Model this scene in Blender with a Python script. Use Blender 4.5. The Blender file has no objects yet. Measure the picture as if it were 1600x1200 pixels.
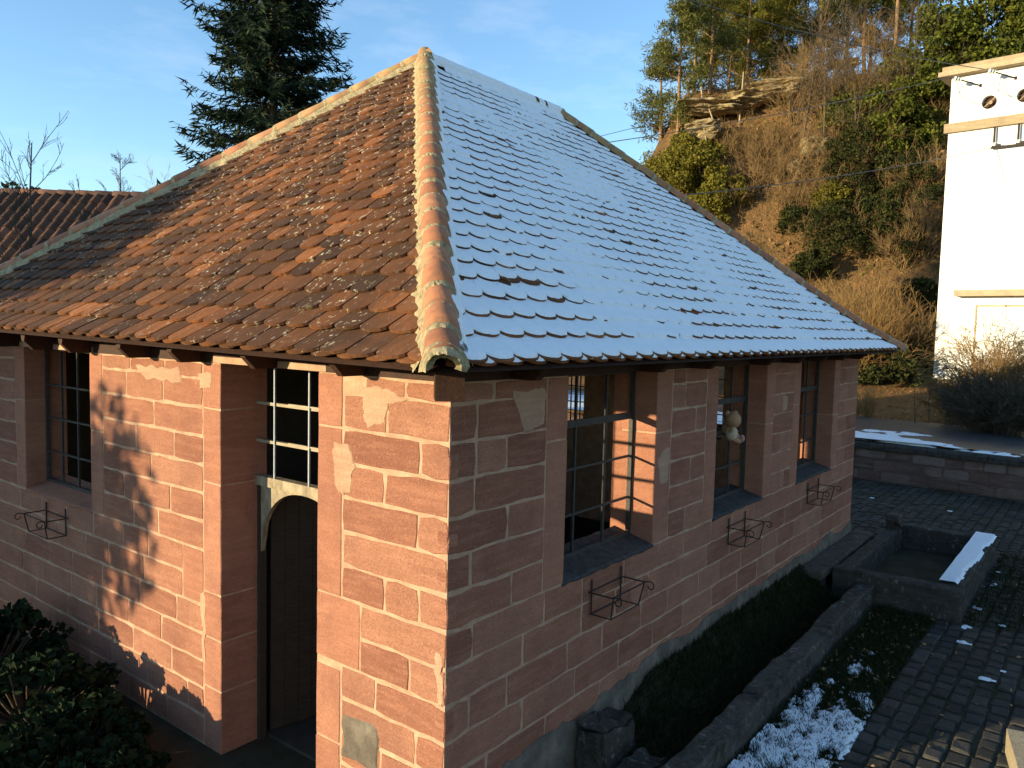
import bpy, bmesh, math, random
import numpy as np
from mathutils import Vector, Matrix, noise as mnoise
R = math.radians
rnd = random.Random(7)
rng = np.random.default_rng(11)
S = bpy.context.scene
COL = S.collection

# ------------------------------------------------------------------ camera
CAM = np.array([-4.184, -3.773, 3.598]); FPX = 1233.67
_y, _p, _r = R(37.60821754), R(4.14625523), R(1.39688886)
_fw = np.array([math.cos(_y)*math.cos(_p), math.sin(_y)*math.cos(_p), -math.sin(_p)])
_ri = np.array([math.sin(_y), -math.cos(_y), 0.0]); _up = np.cross(_ri, _fw)
RI = math.cos(_r)*_ri + math.sin(_r)*_up; UP = -math.sin(_r)*_ri + math.cos(_r)*_up; FW = _fw
cd = bpy.data.cameras.new('camera'); cam = bpy.data.objects.new('camera', cd); COL.objects.link(cam)
cd.sensor_width = 36.0; cd.lens = FPX/1600*36.0; cd.clip_start = 0.05; cd.clip_end = 3000
cam.matrix_world = Matrix(((RI[0], UP[0], -FW[0], CAM[0]), (RI[1], UP[1], -FW[1], CAM[1]), (RI[2], UP[2], -FW[2], CAM[2]), (0, 0, 0, 1)))
S.camera = cam

# ------------------------------------------------------------------ light
SUN_AZ = (-0.8707, 0.4919)          # horizontal direction towards the sun
SUN_EL = R(7.4)
W = bpy.data.worlds.new('World'); S.world = W; W.use_nodes = True
nt = W.node_tree; nt.nodes.clear()
sky = nt.nodes.new('ShaderNodeTexSky'); sky.sky_type = 'NISHITA'; sky.sun_disc = False
sky.sun_elevation = SUN_EL; sky.sun_rotation = math.atan2(SUN_AZ[0], SUN_AZ[1])
sky.air_density = 1.0; sky.dust_density = 0.0; sky.ozone_density = 2.7; sky.altitude = 250
bg = nt.nodes.new('ShaderNodeBackground'); bg.inputs['Strength'].default_value = 0.15
wo = nt.nodes.new('ShaderNodeOutputWorld')
# thin cirrus streaks
tc = nt.nodes.new('ShaderNodeTexCoord'); mp = nt.nodes.new('ShaderNodeMapping')
mp.inputs['Scale'].default_value = (1.2, 4.0, 9.0); mp.inputs['Rotation'].default_value = (0.12, 0.1, 0.5)
cn = nt.nodes.new('ShaderNodeTexNoise'); cn.inputs['Scale'].default_value = 1.7; cn.inputs['Detail'].default_value = 7; cn.inputs['Roughness'].default_value = 0.62
cr = nt.nodes.new('ShaderNodeValToRGB'); cr.color_ramp.elements[0].position = 0.50; cr.color_ramp.elements[1].position = 0.80
cr.color_ramp.elements[0].color = (0, 0, 0, 1); cr.color_ramp.elements[1].color = (0.22, 0.22, 0.22, 1)
mx = nt.nodes.new('ShaderNodeMix'); mx.data_type = 'RGBA'; mx.inputs[7].default_value = (3.0, 3.1, 3.3, 1)
nt.links.new(tc.outputs['Generated'], mp.inputs['Vector']); nt.links.new(mp.outputs['Vector'], cn.inputs['Vector'])
nt.links.new(cn.outputs['Fac'], cr.inputs['Fac']); nt.links.new(cr.outputs['Color'], mx.inputs[0])
nt.links.new(sky.outputs['Color'], mx.inputs[6]); nt.links.new(mx.outputs[2], bg.inputs['Color'])
nt.links.new(bg.outputs['Background'], wo.inputs['Surface'])
sl = bpy.data.lights.new('sun', 'SUN'); sun = bpy.data.objects.new('sun', sl); COL.objects.link(sun)
sl.energy = 3.4; sl.angle = R(0.55); sl.color = (1.0, 0.86, 0.54)
sd = Vector((-SUN_AZ[0]*math.cos(SUN_EL), -SUN_AZ[1]*math.cos(SUN_EL), -math.sin(SUN_EL)))
sun.rotation_euler = sd.to_track_quat('-Z', 'Y').to_euler(); sun.location = (-40, 25, 15)
S.view_settings.view_transform = 'Standard'; S.view_settings.look = 'None'
S.view_settings.exposure = 1.48; S.view_settings.gamma = 1.0; S.view_settings.use_curve_mapping = False
S.cycles.max_bounces = 6; S.cycles.diffuse_bounces = 4; S.cycles.transparent_max_bounces = 8

# ------------------------------------------------------------------ helpers
def ray(px, py):
    d = RI*((px-800)/FPX) - UP*((py-600)/FPX) + FW
    return d
def at(px, py, dist):                      # point seen at a pixel of the photograph at a horizontal distance
    d = ray(px, py); d = d/math.hypot(d[0], d[1]); return CAM + d*dist
def mesh_from(name, V, F, mat=None, smooth=False, mats=None, midx=None):
    me = bpy.data.meshes.new(name)
    V = np.asarray(V, dtype=np.float32)
    if isinstance(F, np.ndarray):
        k = F.shape[1]; n = len(F)
        me.vertices.add(len(V)); me.vertices.foreach_set('co', V.ravel())
        me.loops.add(n*k); me.loops.foreach_set('vertex_index', F.astype(np.int32).ravel())
        me.polygons.add(n); me.polygons.foreach_set('loop_start', np.arange(0, n*k, k, dtype=np.int32))
        me.update(calc_edges=True)
    else:
        me.from_pydata([tuple(v) for v in V.tolist()], [], F); me.update()
    if mats:
        for m in mats: me.materials.append(m)
        if midx is not None: me.polygons.foreach_set('material_index', np.asarray(midx, dtype=np.int32))
    elif mat: me.materials.append(mat)
    if smooth: me.polygons.foreach_set('use_smooth', [True]*len(me.polygons))
    return me
def link(name, me, parent=None, kind=None):
    o = bpy.data.objects.new(name, me); COL.objects.link(o)
    if parent is not None: o.parent = parent
    if kind: o['kind'] = kind
    return o
def obj(name, V, F, mat, parent=None, kind=None, smooth=False):
    return link(name, mesh_from(name, V, F, mat, smooth), parent, kind)
def tag(o, label, cat, group=None):
    o['label'] = label; o['category'] = cat
    if group: o['group'] = group
    return o
def thing(name, label, cat, loc=(0, 0, 0), group=None):
    o = bpy.data.objects.new(name, None); COL.objects.link(o); o.location = loc; o.empty_display_size = 0.2
    return tag(o, label, cat, group)
class MB:
    """collects boxes, prisms, tubes into one vertex/face list"""
    def __init__(s): s.V = []; s.F = []
    def add(s, V, F):
        b = len(s.V); s.V += [tuple(v) for v in V]; s.F += [tuple(i+b for i in f) for f in F]; return s
    def box(s, x0, x1, y0, y1, z0, z1):
        V = [(x, y, z) for z in (z0, z1) for y in (y0, y1) for x in (x0, x1)]
        return s.add(V, [(0, 2, 3, 1), (4, 5, 7, 6), (0, 1, 5, 4), (2, 6, 7, 3), (0, 4, 6, 2), (1, 3, 7, 5)])
    def obox(s, c, ax, ay, az):             # centre and three half-axis vectors
        c, ax, ay, az = map(np.array, (c, ax, ay, az))
        V = [c+i*ax+j*ay+k*az for k in (-1, 1) for j in (-1, 1) for i in (-1, 1)]
        return s.add(V, [(0, 2, 3, 1), (4, 5, 7, 6), (0, 1, 5, 4), (2, 6, 7, 3), (0, 4, 6, 2), (1, 3, 7, 5)])
    def bar(s, a, b, w, h=None, up=(0, 0, 1)):
        a, b = np.array(a, float), np.array(b, float); h = h or w
        d = b-a; L = np.linalg.norm(d); d = d/L; u = np.array(up, float)
        if abs(d@u) > 0.95: u = np.array((1.0, 0, 0))
        r = np.cross(d, u); r /= np.linalg.norm(r); u = np.cross(r, d)
        return s.obox((a+b)/2, d*L/2, r*w/2, u*h/2)
    def tube(s, pts, rad, k=6, cap=True):
        P = np.array(pts, float); n = len(P); rad = np.broadcast_to(np.array(rad, float), (n,))
        b = len(s.V); prev = None
        for i in range(n):
            d = P[min(i+1, n-1)]-P[max(i-1, 0)]; d /= (np.linalg.norm(d)+1e-9)
            if prev is None:
                u = np.array((0, 0, 1.0)) if abs(d[2]) < 0.9 else np.array((1.0, 0, 0))
                r = np.cross(d, u); r /= np.linalg.norm(r)
            else:
                r = prev-d*(prev@d); r /= np.linalg.norm(r)
            prev = r; q = np.cross(d, r)
            for j in range(k):
                a = 2*math.pi*j/k; s.V.append(tuple(P[i]+rad[i]*(math.cos(a)*r+math.sin(a)*q)))
        for i in range(n-1):
            for j in range(k):
                j2 = (j+1) % k; s.F.append((b+i*k+j, b+i*k+j2, b+(i+1)*k+j2, b+(i+1)*k+j))
        if cap:
            s.F.append(tuple(b+j for j in reversed(range(k)))); s.F.append(tuple(b+(n-1)*k+j for j in range(k)))
        return s
    def ball(s, c, r, seg=12, ring=8, rot=None):
        r = (r, r, r) if np.isscalar(r) else r; b = len(s.V)
        M = np.array(rot) if rot is not None else np.eye(3)
        for i in range(1, ring):
            t = math.pi*i/ring
            for j in range(seg):
                p = 2*math.pi*j/seg
                v = np.array((r[0]*math.sin(t)*math.cos(p), r[1]*math.sin(t)*math.sin(p), r[2]*math.cos(t)))
                s.V.append(tuple(M@v+np.array(c)))
        s.V.append(tuple(M@np.array((0, 0, r[2]))+np.array(c))); s.V.append(tuple(M@np.array((0, 0, -r[2]))+np.array(c)))
        T, B = len(s.V)-2, len(s.V)-1
        for i in range(ring-2):
            for j in range(seg):
                j2 = (j+1) % seg; s.F.append((b+i*seg+j, b+(i+1)*seg+j, b+(i+1)*seg+j2, b+i*seg+j2))
        for j in range(seg):
            j2 = (j+1) % seg; s.F.append((T, b+j, b+j2)); s.F.append((B, b+(ring-2)*seg+j2, b+(ring-2)*seg+j))
        return s
    def build(s, name, mat, parent=None, kind=None, smooth=False):
        return obj(name, s.V, s.F, mat, parent, kind, smooth)
def n3(x, y, z=0.0): return mnoise.noise((x, y, z))
def sstep(a, b, x):
    t = np.clip((x-a)/(b-a), 0, 1); return t*t*(3-2*t)

# ------------------------------------------------------------------ materials
class Mat:
    def __init__(s, name, rough=0.85, spec=0.25):
        s.m = bpy.data.materials.new(name); s.m.use_nodes = True; s.t = s.m.node_tree; s.t.nodes.clear()
        s.out = s.n('ShaderNodeOutputMaterial'); s.b = s.n('ShaderNodeBsdfPrincipled')
        s.b.inputs['Roughness'].default_value = rough; s.b.inputs['Specular IOR Level'].default_value = spec
        s.l(s.b.outputs[0], s.out.inputs[0]); s.co = s.n('ShaderNodeNewGeometry').outputs['Position']
    def n(s, t, **k):
        x = s.t.nodes.new(t)
        for a, v in k.items(): setattr(x, a, v)
        return x
    def l(s, a, b): s.t.links.new(a, b)
    def setin(s, sock, v):
        if isinstance(v, bpy.types.NodeSocket): s.l(v, sock)
        else: sock.default_value = v
    def noise(s, scale, detail=4, rough=0.55, stretch=None, dist=0.0, off=None):
        x = s.n('ShaderNodeTexNoise'); x.inputs['Scale'].default_value = scale; x.inputs['Detail'].default_value = detail
        x.inputs['Roughness'].default_value = rough; x.inputs['Distortion'].default_value = dist
        v = s.co
        if stretch or off:
            m = s.n('ShaderNodeMapping'); m.inputs['Scale'].default_value = stretch or (1, 1, 1); m.inputs['Location'].default_value = off or (0, 0, 0)
            s.l(v, m.inputs['Vector']); v = m.outputs[0]
        s.l(v, x.inputs['Vector']); return x.outputs['Fac']
    def voro(s, scale, feat='F1', stretch=None, rand=1.0):
        x = s.n('ShaderNodeTexVoronoi', feature=feat); x.inputs['Scale'].default_value = scale; x.inputs['Randomness'].default_value = rand
        v = s.co
        if stretch:
            m = s.n('ShaderNodeMapping'); m.inputs['Scale'].default_value = stretch; s.l(v, m.inputs['Vector']); v = m.outputs[0]
        s.l(v, x.inputs['Vector']); return x.outputs['Distance']
    def ramp(s, fac, stops):
        x = s.n('ShaderNodeValToRGB'); e = x.color_ramp.elements
        while len(e) < len(stops): e.new(0.5)
        for i, (p, c) in enumerate(stops):
            e[i].position = p
            c = (c, c, c) if np.isscalar(c) else c
            e[i].color = (c[0], c[1], c[2], 1)
        s.l(fac, x.inputs['Fac']); return x.outputs['Color']
    def mix(s, fac, a, b, mode='MIX'):
        x = s.n('ShaderNodeMix', data_type='RGBA', blend_type=mode)
        s.setin(x.inputs[0], fac)
        for i, v in ((6, a), (7, b)):
            if isinstance(v, tuple) and len(v) == 3: v = v+(1,)
            s.setin(x.inputs[i], v)
        return x.outputs[2]
    def math(s, op, a, b=0.0, clamp=False):
        x = s.n('ShaderNodeMath', operation=op, use_clamp=clamp); s.setin(x.inputs[0], a); s.setin(x.inputs[1], b); return x.outputs[0]
    def rand(s):                               # one value for each loose piece, whether its own object or joined
        o = s.n('ShaderNodeObjectInfo').outputs['Random']; g = s.n('ShaderNodeNewGeometry').outputs['Random Per Island']
        return s.math('FRACT', s.math('ADD', o, s.math('MULTIPLY', g, 7.31)))
    def sep(s, i):
        x = s.n('ShaderNodeSeparateXYZ'); s.l(s.co, x.inputs[0]); return x.outputs[i]
    def color(s, c):
        if isinstance(c, tuple): c = c+(1,) if len(c) == 3 else c
        s.setin(s.b.inputs['Base Color'], c); return s
    def bump(s, h, strength=0.3, dist=0.01):
        x = s.n('ShaderNodeBump'); x.inputs['Strength'].default_value = strength; x.inputs['Distance'].default_value = dist
        s.l(h, x.inputs['Height']); s.l(x.outputs[0], s.b.inputs['Normal']); return s
    def translucent(s, fac, c):
        t = s.n('ShaderNodeBsdfTranslucent'); s.setin(t.inputs[0], c); a = s.n('ShaderNodeMixShader'); a.inputs[0].default_value = fac
        s.l(s.b.outputs[0], a.inputs[1]); s.l(t.outputs[0], a.inputs[2]); s.l(a.outputs[0], s.out.inputs[0]); return s

def m_stone(name, cols, tool=1.0, stain=0.5, spots=0.0):
    m = Mat(name, 0.9, 0.15); r = m.rand()
    base = m.ramp(r, [(0.0, cols[0]), (0.45, cols[1]), (1.0, cols[2])])
    c = m.mix(m.ramp(m.noise(3.2, 6, 0.6), [(0.3, 0.0), (0.75, 0.55)]), base, tuple(v*0.62 for v in cols[1]))
    bands = m.noise(2.0, 4, 0.6, stretch=(1, 1, 9))
    c = m.mix(m.ramp(bands, [(0.45, 0.0), (0.7, 0.35)]), c, tuple(min(1, v*1.3) for v in cols[2]))
    c = m.mix(m.ramp(m.noise(28, 4, 0.7), [(0.62, 0.0), (0.78, stain)]), c, (0.50, 0.38, 0.29))
    if spots:
        c = m.mix(m.math('MULTIPLY', m.ramp(m.noise(11, 4, 0.65, dist=0.4), [(0.58, 0.0), (0.64, spots)]), m.ramp(m.noise(2.1, 3), [(0.35, 0.2), (0.6, 1.0)])), c, (0.34, 0.31, 0.26))
        c = m.mix(m.ramp(m.noise(4, 5, 0.7), [(0.5, 0.0), (0.66, 0.75)]), c, (0.022, 0.026, 0.014))
    c = m.mix(m.ramp(m.voro(23), [(0.05, 0.75), (0.11, 0.0)]), c, tuple(v*0.3 for v in cols[0]))
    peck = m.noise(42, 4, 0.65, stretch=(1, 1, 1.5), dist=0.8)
    c = m.mix(m.ramp(peck, [(0.36, 0.42*tool), (0.5, 0.0)]), c, tuple(v*0.5 for v in cols[1]))  # shade of the tooling pits put into the colour
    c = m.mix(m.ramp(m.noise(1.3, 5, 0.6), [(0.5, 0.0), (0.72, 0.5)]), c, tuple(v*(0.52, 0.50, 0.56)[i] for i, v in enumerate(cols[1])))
    c = m.mix(m.ramp(peck, [(0.56, 0.0), (0.68, 0.30*tool)]), c, tuple(min(1, v*1.45) for v in cols[2]))  # lit crests of the tooling painted in as well
    m.color(c)
    h = m.math('ADD', m.math('MULTIPLY', peck, 0.55), m.noise(140, 2, 0.6))
    return m.bump(h, 0.8*tool, 0.022).m
RED = [(0.28, 0.108, 0.067), (0.40, 0.165, 0.102), (0.47, 0.215, 0.135)]
M = {}
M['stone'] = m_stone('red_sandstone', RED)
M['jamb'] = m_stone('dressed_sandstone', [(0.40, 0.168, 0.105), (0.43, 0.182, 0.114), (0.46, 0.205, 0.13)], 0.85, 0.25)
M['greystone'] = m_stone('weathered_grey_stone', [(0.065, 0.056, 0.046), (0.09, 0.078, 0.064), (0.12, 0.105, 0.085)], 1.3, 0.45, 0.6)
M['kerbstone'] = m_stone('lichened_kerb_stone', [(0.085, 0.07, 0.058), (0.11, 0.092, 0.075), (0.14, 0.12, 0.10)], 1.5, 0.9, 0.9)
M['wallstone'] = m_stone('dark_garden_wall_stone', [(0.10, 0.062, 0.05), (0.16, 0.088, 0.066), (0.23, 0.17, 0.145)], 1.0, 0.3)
def m_mortar():
    m = Mat('lime_mortar', 0.95, 0.1)
    c = m.ramp(m.noise(6, 5, 0.65), [(0.3, (0.33, 0.185, 0.12)), (0.6, (0.47, 0.29, 0.19)), (0.8, (0.58, 0.385, 0.26))])
    return m.color(c).bump(m.noise(45, 5, 0.7), 0.6, 0.012).m
M['mortar'] = m_mortar()
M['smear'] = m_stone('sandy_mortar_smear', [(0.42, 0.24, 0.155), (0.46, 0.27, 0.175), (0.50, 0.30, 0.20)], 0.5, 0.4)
def m_ridgemortar():
    m = Mat('ridge_mortar', 0.95, 0.1)
    c = m.ramp(m.noise(14, 5, 0.7), [(0.3, (0.20, 0.16, 0.09)), (0.5, (0.42, 0.33, 0.19)), (0.75, (0.58, 0.46, 0.28))])
    return m.color(c).bump(m.noise(40, 5, 0.75), 0.9, 0.03).m
M['ridgemortar'] = m_ridgemortar()
def m_render():
    m = Mat('grey_base_render', 0.95, 0.1)
    c = m.ramp(m.noise(4, 6, 0.65), [(0.3, (0.075, 0.062, 0.05)), (0.55, (0.15, 0.118, 0.092)), (0.8, (0.24, 0.195, 0.155))])
    return m.color(c).bump(m.noise(25, 5, 0.7), 0.8, 0.02).m
M['render'] = m_render()
def m_tile():
    m = Mat('clay_roof_tile', 0.85, 0.12); r = m.rand()
    base = m.ramp(r, [(0.0, (0.045, 0.022, 0.014)), (0.25, (0.085, 0.036, 0.017)), (0.6, (0.145, 0.053, 0.020)), (0.85, (0.21, 0.073, 0.025)), (1.0, (0.34, 0.125, 0.044))])
    dirt = m.ramp(m.noise(1.1, 5, 0.6), [(0.38, 0.0), (0.70, 0.65)])
    near = m.math('ADD', m.math('SUBTRACT', m.sep(1), m.sep(0)), 0.0)
    fresh = m.math('MULTIPLY', m.ramp(m.math('ADD', m.math('MULTIPLY', m.sep(1), 0.55), m.math('MULTIPLY', m.noise(1.4, 3), 0.9)), [(0.25, 0.75), (0.75, 0.0)]), m.ramp(m.math('MULTIPLY', m.sep(2), 0.2), [(0.80, 1.0), (1.0, 0.0)]))
    base = m.mix(fresh, base, (0.36, 0.135, 0.050))     # re-laid orange tiles at the near corner
    streak = m.ramp(m.noise(5.5, 4, 0.6, stretch=(0.35, 2.2, 0.35)), [(0.45, 0.0), (0.75, 0.65)])
    base = m.mix(streak, base, (0.055, 0.032, 0.02))
    c = m.mix(dirt, base, (0.055, 0.030, 0.017))
    c = m.mix(m.ramp(m.noise(22, 4, 0.7), [(0.5, 0.0), (0.72, 0.5)]), c, (0.055, 0.035, 0.025))
    # scattered pale lichen
    lich = m.math('MULTIPLY', m.ramp(m.noise(24, 4, 0.6, stretch=(0.6, 1.0, 0.6), dist=0.2), [(0.61, 0.0), (0.65, 1.0)]), m.ramp(m.math('ADD', m.noise(1.7, 3, 0.5, off=(4, 2, 1)), m.math('MULTIPLY', m.math('SUBTRACT', m.sep(2), 5.0), 0.09)), [(0.36, 0.1), (0.60, 1.0)]))
    c = m.mix(lich, c, (0.58, 0.50, 0.35))
    moss = m.ramp(m.noise(2.6, 5, 0.7, off=(9, 3, 5)), [(0.64, 0.0), (0.76, 0.7)])
    c = m.mix(moss, c, (0.30, 0.24, 0.085))
    m.color(c)
    return m.bump(m.math('ADD', m.noise(70, 3, 0.6), m.math('MULTIPLY', m.noise(15, 3), 0.8)), 0.5, 0.006).m
M['tile'] = m_tile()
def m_ridge():
    m = Mat('ridge_tile_clay', 0.7, 0.3); r = m.rand()
    base = m.ramp(r, [(0.0, (0.30, 0.115, 0.055)), (0.6, (0.40, 0.155, 0.07)), (1.0, (0.46, 0.20, 0.10))])
    c = m.mix(m.ramp(m.noise(9, 5, 0.65), [(0.48, 0.0), (0.72, 0.7)]), base, (0.16, 0.08, 0.045))
    hi = m.math('MULTIPLY', m.ramp(m.math('MULTIPLY', m.sep(2), 0.1), [(0.60, 0.0), (0.68, 1.0)]), m.ramp(m.noise(8, 4, 0.6), [(0.34, 0.0), (0.6, 0.8)]))
    c = m.mix(hi, c, (0.33, 0.26, 0.105))            # lichen grows on the upper tiles
    c = m.mix(m.ramp(m.noise(30, 3, 0.6), [(0.70, 0.0), (0.74, 0.7)]), c, (0.46, 0.38, 0.24))
    return m.color(c).bump(m.noise(60, 4, 0.6), 0.4, 0.008).m
M['ridge'] = m_ridge()
def m_snow(name='snow_cover', dirty=0.0):
    m = Mat(name, 0.75, 0.3)
    c = m.ramp(m.noise(9, 5, 0.6), [(0.3, (0.86-dirty, 0.865-dirty, 0.87-dirty)), (0.7, (0.90-dirty, 0.90-dirty, 0.905-dirty))])
    return m.color(c).bump(m.math('ADD', m.noise(60, 4, 0.7), m.math('MULTIPLY', m.noise(12, 4), 2.0)), 0.55, 0.02).m
M['snow'] = m_snow(); M['oldsnow'] = m_snow('thin_old_snow', 0.06)
def m_wood(name, cols, scale=7, stretch=(1, 1, 12)):
    m = Mat(name, 0.75, 0.25)
    c = m.ramp(m.noise(scale, 6, 0.6, stretch=stretch), [(0.3, cols[0]), (0.7, cols[1])])
    c = m.mix(m.ramp(m.noise(5, 4), [(0.5, 0.0), (0.75, 0.6)]), c, cols[0])
    return m.color(c).bump(m.noise(scale*3, 4, 0.6, stretch=stretch), 0.4, 0.006).m
M['rafter'] = m_wood('brown_rafter_wood', ((0.026, 0.010, 0.006), (0.062, 0.026, 0.014)), 6, (6, 6, 6))
M['doorwood'] = m_wood('weathered_door_wood', ((0.17, 0.12, 0.075), (0.40, 0.32, 0.21)), 6, (2, 2, 1))
M['palewood'] = m_wood('pale_window_wood', ((0.26, 0.20, 0.13), (0.42, 0.34, 0.24)), 6)
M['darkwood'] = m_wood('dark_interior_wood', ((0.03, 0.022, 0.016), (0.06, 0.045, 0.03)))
def flat(name, c, rough=0.7, spec=0.25, metal=0.0, var=0.25, sc=12):
    m = Mat(name, rough, spec); m.b.inputs['Metallic'].default_value = metal
    return m.color(m.ramp(m.noise(sc, 5, 0.6), [(0.3, tuple(v*(1-var) for v in c)), (0.7, tuple(min(1, v*(1+var)) for v in c))])).bump(m.noise(sc*6, 3), 0.25, 0.004).m
M['iron'] = flat('dark_rusty_iron', (0.035, 0.022, 0.018), 0.7, 0.3, 0.3, 0.5, 40)
M['bar'] = flat('window_bar_paint', (0.045, 0.04, 0.035), 0.6, 0.3, 0.0, 0.5, 30)
M['greybar'] = flat('grey_painted_bar', (0.30, 0.32, 0.36), 0.5, 0.4, 0.0, 0.2, 30)
M['inner'] = flat('darkened_inner_wall', (0.075, 0.06, 0.045), 0.9, 0.1, 0, 0.15, 3)  # plaster colour darkened so the room reads near black
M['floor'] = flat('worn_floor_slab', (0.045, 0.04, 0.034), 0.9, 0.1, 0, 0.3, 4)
M['sill'] = flat('blackened_sill_stone', (0.055, 0.048, 0.045), 0.85, 0.2, 0, 0.4, 14)
M['asphalt'] = flat('wet_asphalt', (0.05, 0.048, 0.047), 0.45, 0.4, 0, 0.25, 3)
def m_white():
    m = Mat('white_render', 0.85, 0.15)
    c = m.ramp(m.noise(1.3, 6, 0.6, stretch=(1, 1, 0.4)), [(0.25, (0.70, 0.67, 0.60)), (0.6, (0.80, 0.78, 0.73))])
    return m.color(c).bump(m.noise(30, 4), 0.2, 0.01).m
M['white'] = m_white()
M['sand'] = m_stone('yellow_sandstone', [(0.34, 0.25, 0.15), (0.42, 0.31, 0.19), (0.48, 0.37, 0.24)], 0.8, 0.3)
M['ceramic'] = flat('glazed_insulator', (0.60, 0.62, 0.58), 0.2, 0.6, 0, 0.1)
M['hole'] = flat('porthole_darkness', (0.06, 0.03, 0.02), 0.8, 0.2)
M['greymetal'] = flat('grey_cabinet_paint', (0.16, 0.18, 0.19), 0.5, 0.4, 0, 0.15, 5)
M['bluesign'] = flat('blue_enamel', (0.10, 0.18, 0.42), 0.4, 0.5)
M['wire'] = flat('overhead_wire', (0.10, 0.095, 0.085), 0.5, 0.4, 0.3)
M['coping'] = flat('dark_mossy_coping', (0.045, 0.04, 0.035), 0.9, 0.15, 0, 0.5, 8)
M['plushtan'] = flat('tan_plush', (0.42, 0.24, 0.13), 0.95, 0.1, 0, 0.15, 60)
M['plushcream'] = flat('cream_plush', (0.52, 0.40, 0.28), 0.95, 0.1, 0, 0.1, 60)
M['plushpink'] = flat('pink_plush', (0.50, 0.26, 0.22), 0.95, 0.1, 0, 0.1, 60)
M['black'] = flat('black_button', (0.02, 0.02, 0.02), 0.3, 0.5)
def m_ground():
    m = Mat('yard_earth', 0.95, 0.1)
    c = m.ramp(m.noise(2.2, 6, 0.65), [(0.3, (0.030, 0.028, 0.016)), (0.55, (0.050, 0.045, 0.028)), (0.8, (0.075, 0.062, 0.042))])
    return m.color(c).bump(m.noise(20, 6, 0.7), 0.8, 0.04).m
M['ground'] = m_ground()
def m_cobble():
    m = Mat('basalt_sett', 0.8, 0.15); r = m.rand()
    c = m.ramp(r, [(0.0, (0.034, 0.030, 0.026)), (1.0, (0.075, 0.064, 0.054))])
    c = m.mix(m.ramp(m.noise(30, 4, 0.6), [(0.45, 0.0), (0.7, 0.6)]), c, (0.04, 0.035, 0.03))
    c = m.mix(m.ramp(m.noise(1.6, 5, 0.7), [(0.45, 0.0), (0.65, 0.8)]), c, (0.026, 0.028, 0.013))
    return m.color(c).bump(m.noise(35, 5, 0.65), 0.9, 0.02).m
M['cobble'] = m_cobble()
def m_hill():
    m = Mat('hill_leaf_litter', 0.95, 0.1)
    c = m.ramp(m.noise(0.35, 8, 0.65), [(0.3, (0.12, 0.068, 0.030)), (0.5, (0.22, 0.12, 0.05)), (0.7, (0.32, 0.15, 0.06))])
    c = m.mix(m.ramp(m.noise(2.5, 6, 0.7), [(0.45, 0.0), (0.7, 0.8)]), c, (0.085, 0.068, 0.028))
    c = m.mix(m.ramp(m.noise(9, 5, 0.7), [(0.55, 0.0), (0.75, 0.6)]), c, (0.30, 0.19, 0.09))
    return m.color(c).bump(m.math('ADD', m.noise(1.2, 6, 0.7), m.math('MULTIPLY', m.noise(7, 5, 0.7), 0.5)), 0.9, 0.6).m
M['hill'] = m_hill()
def m_leaf(name, dark, light, trans=0.25, big=0.25):
    m = Mat(name, 0.85, 0.06); r = m.rand()
    c = m.ramp(r, [(0.0, dark), (0.55, tuple((a+b)/2 for a, b in zip(dark, light))), (1.0, light)])
    c = m.mix(m.ramp(m.noise(big*3, 3), [(0.35, 0.0), (0.7, 0.5)]), c, dark)
    m.color(c); m.translucent(trans, c); return m.m
M['spruce'] = m_leaf('spruce_needles', (0.012, 0.022, 0.014), (0.045, 0.060, 0.030), 0.1)
M['pine'] = m_leaf('pine_needles', (0.10, 0.095, 0.018), (0.30, 0.26, 0.045), 0.45)
M['pine2'] = m_leaf('blue_green_pine_needles', (0.08, 0.085, 0.026), (0.23, 0.22, 0.055), 0.4)
M['ivy'] = m_leaf('ivy_leaves', (0.04, 0.05, 0.010), (0.20, 0.20, 0.03), 0.3)
M['olive'] = m_leaf('yellow_green_shrub_leaves', (0.10, 0.09, 0.015), (0.30, 0.24, 0.04), 0.35)
M['holly'] = m_leaf('dark_evergreen_leaves', (0.014, 0.018, 0.006), (0.070, 0.070, 0.020), 0.15)
M['yardbush'] = m_leaf('lobed_shrub_leaves', (0.007, 0.014, 0.007), (0.030, 0.046, 0.018), 0.1)
M['deadleaf'] = m_leaf('dry_leaves', (0.16, 0.085, 0.035), (0.42, 0.26, 0.12), 0.15)
M['straw'] = m_leaf('dry_golden_twigs', (0.20, 0.105, 0.040), (0.42, 0.26, 0.10), 0.1)
M['grass'] = m_leaf('winter_grass', (0.016, 0.022, 0.008), (0.050, 0.055, 0.020), 0.2, 2)
def m_bark(name, a, b):
    m = Mat(name, 0.9, 0.15)
    return m.color(m.ramp(m.noise(6, 5, 0.65, stretch=(1, 1, 0.3)), [(0.3, a), (0.7, b)])).bump(m.noise(25, 4), 0.5, 0.02).m
M['bark'] = m_bark('grey_brown_bark', (0.06, 0.045, 0.032), (0.12, 0.09, 0.062))
M['pinebark'] = m_bark('orange_pine_bark', (0.15, 0.08, 0.04), (0.32, 0.19, 0.10))
M['twig'] = m_bark('bare_twig_bark', (0.15, 0.088, 0.038), (0.30, 0.185, 0.08))
M['paletwig'] = m_bark('pale_stem_bark', (0.30, 0.22, 0.13), (0.48, 0.38, 0.24))
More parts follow.
